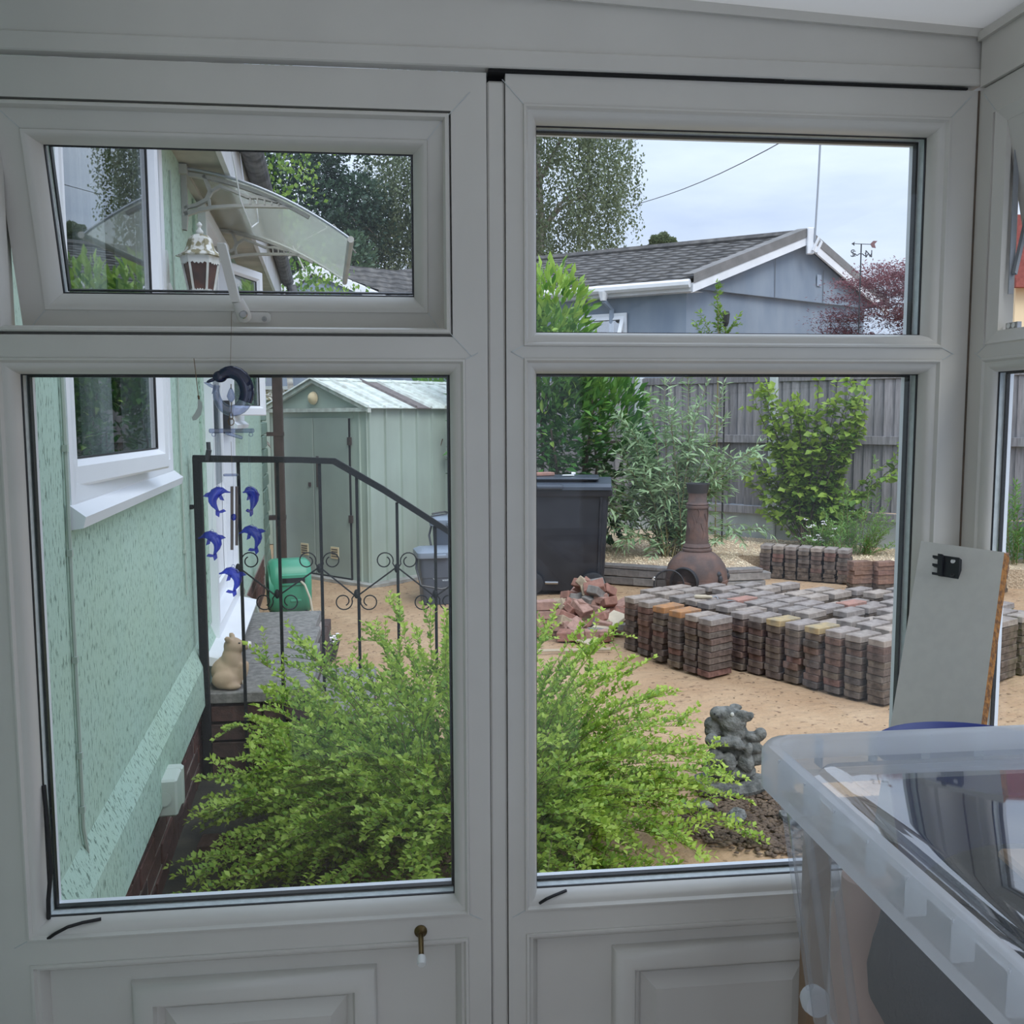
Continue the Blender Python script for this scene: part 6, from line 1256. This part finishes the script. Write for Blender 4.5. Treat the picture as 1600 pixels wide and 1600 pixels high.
b = MB(); F_ = [Lc, Ap, Ap + rd * 4.5, Lc + rd * 4.5]; b.add([v - o0 + Vector((0, 0, .03)) for v in F_], [(0, 1, 2, 3)]); b.build('roof_slope', 'tile_grey', t)
# cream house far off to the right
t = thing('far_house', 'cream house with red tiled roof, glimpsed through the right-hand return window', 'house', (17, 21, 0))
b = MB(); b.box(-3.0, 4, -1.6, 3, 0, 4.45); b.build('wall', 'cream_wall', t)
for k in range(12): b = MB(); b.box(-3.2, 4.2, -1.9 + k * .2, -1.9 + (k + 1) * .2, 4.4 + k * .17, 4.6 + k * .17); b.build('tile_course', 'tile_red', t)
b = MB(); b.box(-1.2, .2, -1.64, -1.58, 3.0, 4.0); b.build('window', 'white_paint', t)
# low grey outbuilding roof behind the shed
t = thing('outbuilding', 'low grey outbuilding with mossy white eaves, left of the shed ridge', 'outbuilding', (-1.75, 10.2, 0))
b = MB(); b.box(-.6, .55, 0, 1.5, 0, 1.72); b.build('wall', 'shed_green', t); b = MB(); b.box(-.7, .66, -.08, 1.6, 1.72, 1.84); b.build('eaves', 'lantern_roof', t); b = MB(); b.box(-.7, .70, -.12, 1.6, 1.84, 1.88); b.build('roof', 'concrete_pale', t)

# weather vane
D_ = 11.2; vb = atD(1344, 437, D_)
wv_ = thing('weather_vane', 'weather vane with arrow and compass letters on a thin pole beside the red maple', 'weather vane', (vb.x, vb.y, 0))
zt = atD(1344, 382, D_).z; zl = atD(1344, 398, D_).z
b = MB(); b.tube([(0, 0, 0), (0, 0, zt)], .008, 5); b.build('pole', 'iron_dark', wv_)
b = MB(); b.tube([(-.085, 0, zt), (.115, .0, zt - .004)], .005, 4); f_ = lambda u, v, t_: (u, t_, zt + v)
b.prism([(-.12, .0), (-.078, .024), (-.088, 0), (-.082, -.022)], -.004, .004, f_); b.build('arrow', 'iron_dark', wv_)
b = MB(); b.prism([(.11, 0), (.145, .036), (.195, .036), (.162, .0), (.178, -.045), (.135, -.04)], -.004, .004, f_); tag(b.build('arrow_tail', 'vane_red', wv_), 'dark red arrow tail')
b = MB(); b.tube([(-.09, -.02, zl), (-.05, -.01, zl - .015), (-.02, 0, zl + .006), (.02, 0, zl + .004), (.05, .01, zl - .014), (.10, .02, zl)], .006, 4); b.build('cross_arm', 'iron_dark', wv_)
for ch_, x, y, z, s_ in (('S', -.115, -.03, -.035, .12), ('E', -.070, .03, -.020, .09), ('N', .105, .02, -.03, .12), ('W', .075, -.03, -.04, .08)): text_on(ch_, s_, 'iron_dark', wv_, (x, y, zl + z), (math.radians(90), 0, math.radians(-14)), 'letter')
ow = thing('overhead_wire', 'overhead wire running up across the sky from the birch', 'wire', tuple(atD(985, 322, 27)))
b = MB(); P0_, P1_ = atD(985, 322, 27), atD(1420, 105, 13); b.tube([(P0_.lerp(P1_, k / 12) + Vector((0, 0, -.25 * math.sin(PI * k / 12)))) - ow.location for k in range(13)], .009, 4); b.build('wire', 'iron_dark', ow)

# ================================================================ TREES AND SHRUBS
def rdir(n): return unit(RNG.normal(0, 1, (n, 3)))
def birch(root, c, rad, nst, m, lsz, drop=(1.0, 2.6), per=34):
    """weeping curtains of small leaves hanging from points through the crown"""
    c = np.array(c); d = rdir(nst); r = RNG.uniform(.25, 1, nst) ** .5; tops = c + d * r[:, None] * np.array(rad) + np.array([0, 0, .6])
    Ln = RNG.uniform(*drop, nst); P = []; D = []; V_ = []; SW = MB()
    t = RNG.uniform(0, 1, (nst, per)); sway = rdir(nst) * .22; base = RNG.uniform(.15, .8, nst)
    P = tops[:, None, :] + sway[:, None, :] * t[..., None] + RNG.normal(0, .085, (nst, per, 3)); P[..., 2] -= Ln[:, None] * t
    D = RNG.normal(0, .6, (nst, per, 3)); D[..., 2] -= .9; v = base[:, None] + RNG.uniform(-.18, .18, (nst, per))
    tag(leaves('foliage', P.reshape(-1, 3), D.reshape(-1, 3), RNG.uniform(lsz * .7, lsz * 1.2, nst * per), .72, v.ravel(), m, root), kind='stuff')
def branches(root, base, top, n, m, seed, spread, r0=.18, zmin=.35):
    rng = random.Random(seed); b = MB(); bs, tp = Vector(base), Vector(top); tr_ = [bs.lerp(tp, k / 8) + Vector((rng.uniform(-.12, .12) * k / 4, rng.uniform(-.1, .1) * k / 4, 0)) for k in range(9)]; b.tube(tr_, [r0 * (1 - .09 * k) for k in range(9)], 9); b.build('trunk', m, root, smooth=True)
    b = MB()
    for k in range(n):
        i = rng.randint(int(8 * zmin), 7); p = tr_[i]; a = rng.uniform(0, 2 * PI); Ls = spread * rng.uniform(.5, 1); e = p + Vector((math.cos(a) * Ls, math.sin(a) * Ls, Ls * rng.uniform(.4, 1.0))); mid = p.lerp(e, .5) + Vector((0, 0, Ls * .12)); b.tube([p, mid, e, e + Vector((math.cos(a) * .3, math.sin(a) * .3, -.3))], [r0 * .35, r0 * .22, r0 * .1, .01], 5)
    tag(b.build('branches', m, root), kind='stuff')
bc = atD(800, 250, 29)
tb_ = thing('birch_tree', 'large weeping silver birch rising behind the bungalow roof', 'tree', (bc.x, bc.y, 0))
branches(tb_, (1.0, 0, 0), (.6, 0, 11.5), 16, 'birch_bark', 3, 2.6, .22)
birch(tb_, (-.2, 0, 9.3), (4.3, 2.4, 4.6), 1250, 'leaf_birch', .10, (1.2, 3.2), 52)
birch(tb_, (-3.6, .3, 6.4), (1.5, 1.5, 3.2), 330, 'leaf_birch', .10, (1.2, 2.6), 50)
dc = atD(480, 330, 27)
td = thing('broadleaf_tree', 'dense dark green tree behind the door canopy, left of the birch', 'tree', (dc.x, dc.y, 0)); branches(td, (0, 0, 0), (0, 0, 6.5), 10, 'bark', 4, 2.0, .22)
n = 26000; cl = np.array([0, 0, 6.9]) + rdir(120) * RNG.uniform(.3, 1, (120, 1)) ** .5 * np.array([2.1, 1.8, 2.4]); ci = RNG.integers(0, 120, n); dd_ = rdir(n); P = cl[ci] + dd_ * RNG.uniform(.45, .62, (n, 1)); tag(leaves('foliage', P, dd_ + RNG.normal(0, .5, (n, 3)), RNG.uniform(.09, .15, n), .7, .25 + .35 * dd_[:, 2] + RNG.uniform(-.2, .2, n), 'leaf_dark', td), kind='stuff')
# distant low trees along the horizon
for i, (px, py, D0, w, h, lab) in enumerate(((640, 450, 34, 3.5, 2.6, 'distant low tree behind the second bungalow'), (1035, 392, 30, .38, .42, 'small distant tree top peeping over the bungalow ridge'), (470, 480, 24, 2.2, 2.0, 'distant green tree between the downpipe and the second bungalow'), (1610, 470, 34, 3.5, 2.0, 'distant tree beside the cream house'))):
    q = atD(px, py, D0); t = thing('distant_tree', lab, 'tree', (q.x, q.y, 0)); b = MB(); b.tube([(0, 0, 0), (0, 0, q.z)], .12, 6); b.build('trunk', 'bark', t); n = 7000; dd_ = rdir(n)
    P = np.array([0, 0, q.z]) + dd_ * RNG.uniform(.75, 1.05, (n, 1)) * np.array([w, w * .6, h]) * (1 + .12 * np.sin(dd_[:, :1] * 9 + i)); tag(leaves('foliage', P, dd_ + RNG.normal(0, .5, (n, 3)), RNG.uniform(.10, .17, n), .7, .4 + .3 * dd_[:, 2] + RNG.uniform(-.2, .2, n), 'leaf_dark' if i != 1 else 'leaf_birch', t), kind='stuff')
# young birch close behind the house corner
t = thing('birch_sapling', 'young birch with loose pale leaves beside the downpipe and canopy', 'tree', (-1.35, 9.7, 0))
branches(t, (0, 0, 0), (.1, 0, 4.2), 9, 'birch_bark', 8, .9, .05)
for cx0, cz0, rx, rz_, nn_ in ((-.1, 3.9, .45, .6, 36), (.25, 3.0, .35, .5, 16), (-.1, 4.6, .6, .5, 40), (.45, 2.75, .35, .30, 14)): birch(t, (cx0, 0, cz0), (rx, .4, rz_), nn_, 'leaf_climber', .062, (.3, .9), 26)

# leaf shell over ellipsoids, with the nearest leaves as separate parts
def shell_pts(ells, n, inner=.55):
    P, D = [], []
    w = np.array([e[1][0] * e[1][2] for e in ells]); k = RNG.choice(len(ells), n, p=w / w.sum())
    d = rdir(n); c = np.array([e[0] for e in ells])[k]; r = np.array([e[1] for e in ells])[k]; return c + d * r * RNG.uniform(inner, 1.0, (n, 1)) ** .5, d
def leafy(root, protos, P, D, nsep, m, Ls, wr, v):
    """nsep leaves nearest the viewer become separate parts; the rest are joined"""
    order = np.argsort(P[:, 1]); sep = RNG.choice(order[:int(len(order) * .35)], nsep, replace=False); mask = np.ones(len(P), bool); mask[sep] = False
    for i in sep: place_leaf(random.choice(protos), P[i], D[i], root, random.uniform(-.6, .6), random.uniform(.85, 1.15))
    tag(leaves('foliage', P[mask], D[mask], RNG.uniform(Ls * .75, Ls * 1.15, mask.sum()), wr, v[mask], m, root, rand=.6, curl=.1), kind='stuff')
lau = thing('laurel_hedge', 'big glossy green laurel hedge behind the black bin', 'hedge', (1.3, 7.9, 0))
ells = [((-.05, -.05, 1.35), (.78, .55, 1.3)), ((.16, -.05, 2.25), (.42, .42, .72)), ((-.38, .05, 2.25), (.52, .45, .74)), ((.66, .15, 1.15), (.56, .42, .95)), ((-.50, 1.55, 1.3), (.75, .4, 1.05))]
P, d = shell_pts(ells, 9500, .45); keep = P[:, 2] > .1; P, d = P[keep], d[keep]; ori = d * .9 + np.array([0, -.25, .45]) + RNG.normal(0, .35, d.shape)
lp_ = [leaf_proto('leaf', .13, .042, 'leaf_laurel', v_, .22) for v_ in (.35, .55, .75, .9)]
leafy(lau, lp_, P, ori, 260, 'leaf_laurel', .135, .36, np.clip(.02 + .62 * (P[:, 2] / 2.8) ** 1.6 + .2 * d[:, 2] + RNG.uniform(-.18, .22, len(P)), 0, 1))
b = MB(); random.seed(4)
for k in range(14): a = random.uniform(0, 6.28); x = random.uniform(-1.2, .9); b.tube([(x * .8, .1, 0), (x, .05 + .2 * math.sin(a), 1.0), (x + .15 * math.cos(a), .1 * math.sin(a), 1.75 if abs(x) < .5 else 1.3)], [.02, .014, .006], 5)
tag(b.build('stems', 'bark', lau), kind='stuff')

def shoots(root, base, tips, m, Ls, wr, vr, pair=.035, start=.2, r=.005, sm='twig', sep=0, protos=None, droop=.2, tw=5, twL=.2, arch=.15, leaf_up=.3, bend=.0, lean=.6):
    """stems from base to tips with opposite leaves and side twigs; returns nothing"""
    B_ = MB(); LP, LD, LV, TP = [], [], [], []
    for bs, tp in zip(base, tips):
        bs, tp = np.array(bs, float), np.array(tp, float); Ln = np.linalg.norm(tp - bs); n = 12; s = np.linspace(0, 1, n)[:, None]
        pts = bs + (tp - bs) * s; pts[:, 2] += arch * Ln * np.sin(PI * s[:, 0]) ; pts += np.cumsum(RNG.normal(0, .006, (n, 3)), 0)
        B_.tube([tuple(p) for p in pts], [r * (1.15 - i / n) for i in range(n)], 4, cap=False)
        lines = [(pts, start, vr[0], vr[1])]
        for k in range(tw):
            i = int(n * RNG.uniform(.25, .92)); p = pts[i]; dr = unit((pts[min(i + 1, n - 1)] - pts[i - 1])[None])[0]; q = unit((dr * .9 + RNG.normal(0, lean, 3) + np.array([0, 0, .15]))[None])[0]
            tl = twL * RNG.uniform(.5, 1.1) * (1.15 - .5 * i / n); m2 = 6; tt = np.linspace(0, 1, m2)[:, None]; tw_ = p + q * tl * tt; tw_[:, 2] -= droop * tl * tt[:, 0] ** 2
            B_.tube([tuple(x) for x in tw_], [r * .5 * (1.1 - j / m2) for j in range(m2)], 3, cap=False); lines.append((tw_, .1, vr[0] * .4 + vr[1] * .5, vr[1]))
        for pl, st0, v0, v1 in lines:
            seg = np.linalg.norm(np.diff(pl, axis=0), axis=1); cum = np.concatenate([[0], np.cumsum(seg)]); T = cum[-1]; ss = np.arange(st0 * T, T, pair); 
            if not len(ss): continue
            Pp = np.stack([np.interp(ss, cum, pl[:, j]) for j in range(3)], 1); dr = unit(np.stack([np.interp(ss + .004, cum, pl[:, j]) for j in range(3)], 1) - np.stack([np.interp(ss - .004, cum, pl[:, j]) for j in range(3)], 1))
            sd = unit(np.cross(dr, np.array([0, 0, 1.]) + RNG.normal(0, .25, dr.shape))); f = (ss / T)[:, None]
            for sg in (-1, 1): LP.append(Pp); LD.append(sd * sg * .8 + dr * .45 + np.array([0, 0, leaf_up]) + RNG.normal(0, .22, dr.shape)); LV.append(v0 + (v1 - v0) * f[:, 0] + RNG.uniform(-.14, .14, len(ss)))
            LP.append(Pp[-1:]); LD.append(dr[-1:]); LV.append(np.array([v1]))
    P, D, V_ = np.concatenate(LP), np.concatenate(LD), np.clip(np.concatenate(LV), 0, 1)
    tag(B_.build('stems', sm, root), kind='stuff')
    if sep: leafy(root, protos, P, D, sep, m, Ls, wr, V_)
    else: tag(leaves('foliage', P, D, RNG.uniform(Ls * .7, Ls * 1.15, len(P)), wr, V_, m, root, rand=.45, curl=.08), kind='stuff')
    return len(P)
# tall grey-green shrub (long narrow leaves) in front of the fence
bd = thing('tall_shrub', 'tall airy shrub with long narrow grey-green leaves between the bin and the chiminea', 'shrub', (2.62, 7.45, .165))
tips = [(RNG.uniform(-.78, .62), RNG.uniform(-.35, .3), RNG.uniform(.7, 1.78)) for _ in range(46)]; tips = [(x, y, z * (1 - .35 * abs(x))) for x, y, z in tips] + [(.75, -.1, .95), (.85, 0, 1.15), (.6, -.2, .35), (.8, -.2, .30), (-.72, -.2, .35), (-.8, -.1, .5), (-.6, -.3, .2), (.1, 0, 1.80), (.3, 0, 1.8), (-.1, 0, 1.75), (.45, 0, 1.72)]
bl = [leaf_proto('leaf', .12, .026, 'leaf_buddleia', v_, .45, .15) for v_ in (.3, .6, .9)]
shoots(bd, [(RNG.uniform(-.16, .16), RNG.uniform(-.1, .1), 0) for _ in tips], tips, 'leaf_buddleia', .105, .22, (.25, .75), .05, .12, .006, 'twig', 220, bl, .3, 6, .26, .10, -.05)
# leafy climbing shrub on the fence
cl_ = thing('climbing_shrub', 'climbing shrub with bright heart-shaped leaves spreading up the fence', 'shrub', (4.12, 7.98, .165))
tips = [(RNG.uniform(-.46, .42), 0, RNG.uniform(.35, 1.8)) for _ in range(40)] + [(.78, 0, 1.08), (.70, 0, 1.12), (.55, 0, .82), (-.46, 0, .6), (-.42, 0, 1.0), (-.36, 0, 1.7), (.3, 0, 1.75), (-.35, 0, .35), (.35, 0, 1.5), (.1, 0, 1.8)]
tips = [(x, -x * 1.02 + RNG.uniform(-.18, .02) * 1, z) for x, y, z in tips]
hl = [leaf_proto('leaf', .095, .076, 'leaf_climber', v_, .35, .2) for v_ in (.35, .6, .85)]
shoots(cl_, [(RNG.uniform(-.05, .12), RNG.uniform(-.1, 0), 0) for _ in tips], tips, 'leaf_climber', .088, .78, (.35, .95), .06, .25, .007, 'bark', 220, hl, .3, 5, .22, .03, -.25)
# wild flowers and weeds at the foot of the fence
wd = thing('weeds', 'tangle of tall green weeds below the climbing shrub', 'weeds', (4.28, 7.35, .165)); tips = [(RNG.uniform(-.35, .45), RNG.uniform(-.25, .2), RNG.uniform(.12, .45)) for _ in range(42)] + [(.30, 0, .92), (.36, 0, .72), (.42, -.05, .55), (-.05, 0, .62), (.02, 0, .70)]
shoots(wd, [(x * .5, y * .5, 0) for x, y, z in tips], tips, 'leaf_weed', .05, .22, (.3, .8), .022, .05, .0035, 'twig', 0, None, .2, 3, .12, .04, .2)
fl = thing('white_flowers', 'small clusters of off-white flowers at the foot of the climbing shrub', 'flowers', (4.02, 7.38, .165)); b = MB(); random.seed(9)
for k in range(16):
    x, y, z = random.uniform(-.16, .16), random.uniform(-.1, .1), random.uniform(.14, .34); b2 = MB(); b2.tube([(x * .4, y * .4, 0), (x, y, z)], .002, 3); st2 = b2.build('flower_stem', 'twig', fl); b2 = MB()
    for j in range(7): b2.ell((x + random.uniform(-.022, .022), y + random.uniform(-.02, .02), z + random.uniform(-.006, .008)), (.007, .007, .005), nu=6, nv=4)
    b2.build('flower_head', 'petal', fl)
shoots(fl, [(RNG.uniform(-.1, .1), 0, 0) for _ in range(14)], [(RNG.uniform(-.22, .22), RNG.uniform(-.15, .1), RNG.uniform(.1, .26)) for _ in range(14)], 'leaf_weed', .045, .25, (.2, .5), .022, .05, .003, 'twig', 0, None, .2, 2, .1, .04, .2)
wr_ = thing('weeds', 'green weeds by the fence seen through the narrow return window', 'weeds', (5.55, 6.55, .165)); tips = [(RNG.uniform(-.4, .5), RNG.uniform(-.2, .2), RNG.uniform(.15, .75)) for _ in range(40)]
shoots(wr_, [(x * .6, y * .5, 0) for x, y, z in tips], tips, 'leaf_weed', .06, .25, (.3, .8), .028, .05, .0035, 'twig', 0, None, .2, 3, .14, .04, .2)
# plant and dark cane top rising above the fence line in front of the bungalow
gp = thing('tall_sprig', 'leafy green sprig on a tall stem in front of the bungalow gable', 'plant', (3.20, 8.05, .165))
tips = [(-.02, 0, 2.72), (-.02, 0, 2.66), (-.28, 0, 2.25), (.20, 0, 2.28), (.24, 0, 2.36), (-.22, 0, 2.38), (.02, 0, 2.4)]
shoots(gp, [(.0, 0, 2.0)] * 7, tips, 'leaf_climber', .06, .45, (.4, .75), .035, .1, .004, 'twig', 0, None, .2, 4, .13, .05, .1); b = MB(); b.tube([(0, 0, 0), (.0, 0, 2.05)], .007, 5); b.build('main_stem', 'twig', gp)
gq = atD(1134, 495, 9.9); gc = thing('garden_light', 'small black lantern-shaped light on a thin black pole above the fence', 'garden light', (gq.x, gq.y, 0)); b = MB(); b.tube([(0, 0, .16), (0, 0, gq.z)], .009, 6); b.build('pole', 'iron_dark', gc); b = MB(); b.lathe([(.02, -.10), (.035, -.06), (.045, .03), (.035, .055), (.01, .06)], 8, (0, 0, gq.z)); b.build('lamp_head', 'iron_dark', gc)
# red maple
mp_ = thing('red_maple', 'dark red feathery maple beyond the fence in front of the bungalow', 'tree', (5.75, 9.7, 0)); branches(mp_, (0, 0, 0), (.05, 0, 2.2), 14, 'maple_stem', 12, .7, .04, .6)
n = 34000; lay = np.array([[RNG.uniform(-.62, .66), RNG.uniform(-.4, .4), RNG.uniform(-.75, .78)] for _ in range(150)]); lay = lay[(lay[:, 0] / .72) ** 2 + (lay[:, 2] / .85) ** 2 < 1.0]; lay[:, 2] -= .35 * np.clip(-lay[:, 0], 0, 1); ci = RNG.integers(0, len(lay), n)
P = np.array([.02, 0, 2.55]) + lay[ci] + RNG.normal(0, 1, (n, 3)) * np.array([.14, .12, .032]); dd_ = RNG.normal(0, 1, (n, 3)) * np.array([1, 1, .35]) + np.array([-.3, 0, .2]); tag(leaves('foliage', P, dd_, RNG.uniform(.03, .055, n), .28, np.clip(.45 + .5 * (P[:, 2] - 2.4) + RNG.uniform(-.3, .3, n), 0, 1), 'leaf_maple', mp_), kind='stuff')

# ---------------------------------------------------------------- the bright shrub under the window
hs = thing('honeysuckle_shrub', 'sprawling lime-green box-leaf shrub filling the view just below the window', 'shrub', (.17, 1.72, 0))
tips, base = [], []
for k in range(400):
    a = RNG.uniform(0, 2 * PI); el = abs(RNG.normal(0, .55)); el = min(el, 1.45)
    Lr = RNG.uniform(.62, 1.0) if RNG.random() < .72 else RNG.uniform(.3, .65)
    x = math.cos(a) * math.cos(el) * Lr * 1.0; y = math.sin(a) * math.cos(el) * Lr * (.85 if math.sin(a) > 0 else 1.0); z = .08 + math.sin(el) * Lr * .86
    if y < -1.38: y = -1.38
    if x < -.83: x = -.83
    base.append((x * .22 + RNG.normal(0, .05), y * .22 + RNG.normal(0, .05), .02 + .05 * RNG.random())); tips.append((x, y, z))
for q in ((275, 1412, 1.55), (318, 1238, 1.85), (345, 1130, 2.0), (352, 1195, 1.9), (322, 1290, 1.8), (370, 1305, 1.7), (355, 1365, 1.6), (400, 1085, 2.1), (470, 1015, 2.2), (560, 985, 2.25), (620, 930, 2.3), (640, 975, 2.2), (520, 1060, 2.0), (1030, 1075, 2.2), (1050, 1110, 2.1), (1008, 1045, 2.2), (955, 975, 2.4), (945, 1005, 2.3), (1085, 1165, 2.0), (1100, 1182, 2.0), (1120, 1195, 1.9), (1190, 1290, 1.7), (1195, 1340, 1.6), (1110, 1240, 1.8), (980, 1040, 2.3), (870, 985, 2.4), (1060, 1130, 2.1), (1150, 1250, 1.7), (380, 1170, 1.9), (400, 1240, 1.8), (700, 960, 2.3)):
    p = onY(*q); p.z = max(p.z, .03); v = p - hs.location; tips.append(tuple(v)); base.append((v.x * .2, v.y * .2, .05))
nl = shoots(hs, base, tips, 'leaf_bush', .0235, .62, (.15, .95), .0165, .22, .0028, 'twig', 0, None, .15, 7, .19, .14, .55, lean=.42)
print('bush leaves', nl)
# a few white flowers and bits beside the top of the shrub
fw = thing('flower_tray', 'pot of small white and pink flowers half hidden behind the shrub, right of the landing', 'flowers', tuple(onZ(512, 1030, .0))); b = MB(); b.lathe([(.05, 0), (.075, .10), (.08, .11), (.07, .11), (.06, .09)], 14); b.build('pot', 'iron_dark', fw, smooth=True)
b = MB(); random.seed(3)
for k in range(26): b.ell((random.uniform(-.07, .07), random.uniform(-.06, .06), .115 + random.uniform(-.01, .035)), (.013, .013, .007), nu=6, nv=4)
tag(b.build('blossom', 'petal', fw), kind='stuff')
shoots(fw, [(0, 0, .09)] * 12, [(RNG.uniform(-.09, .09), RNG.uniform(-.07, .07), RNG.uniform(.11, .17)) for _ in range(12)], 'leaf_laurel', .02, .6, (.2, .5), .014, .2, .002, 'twig', 0, None, .1, 1, .04)
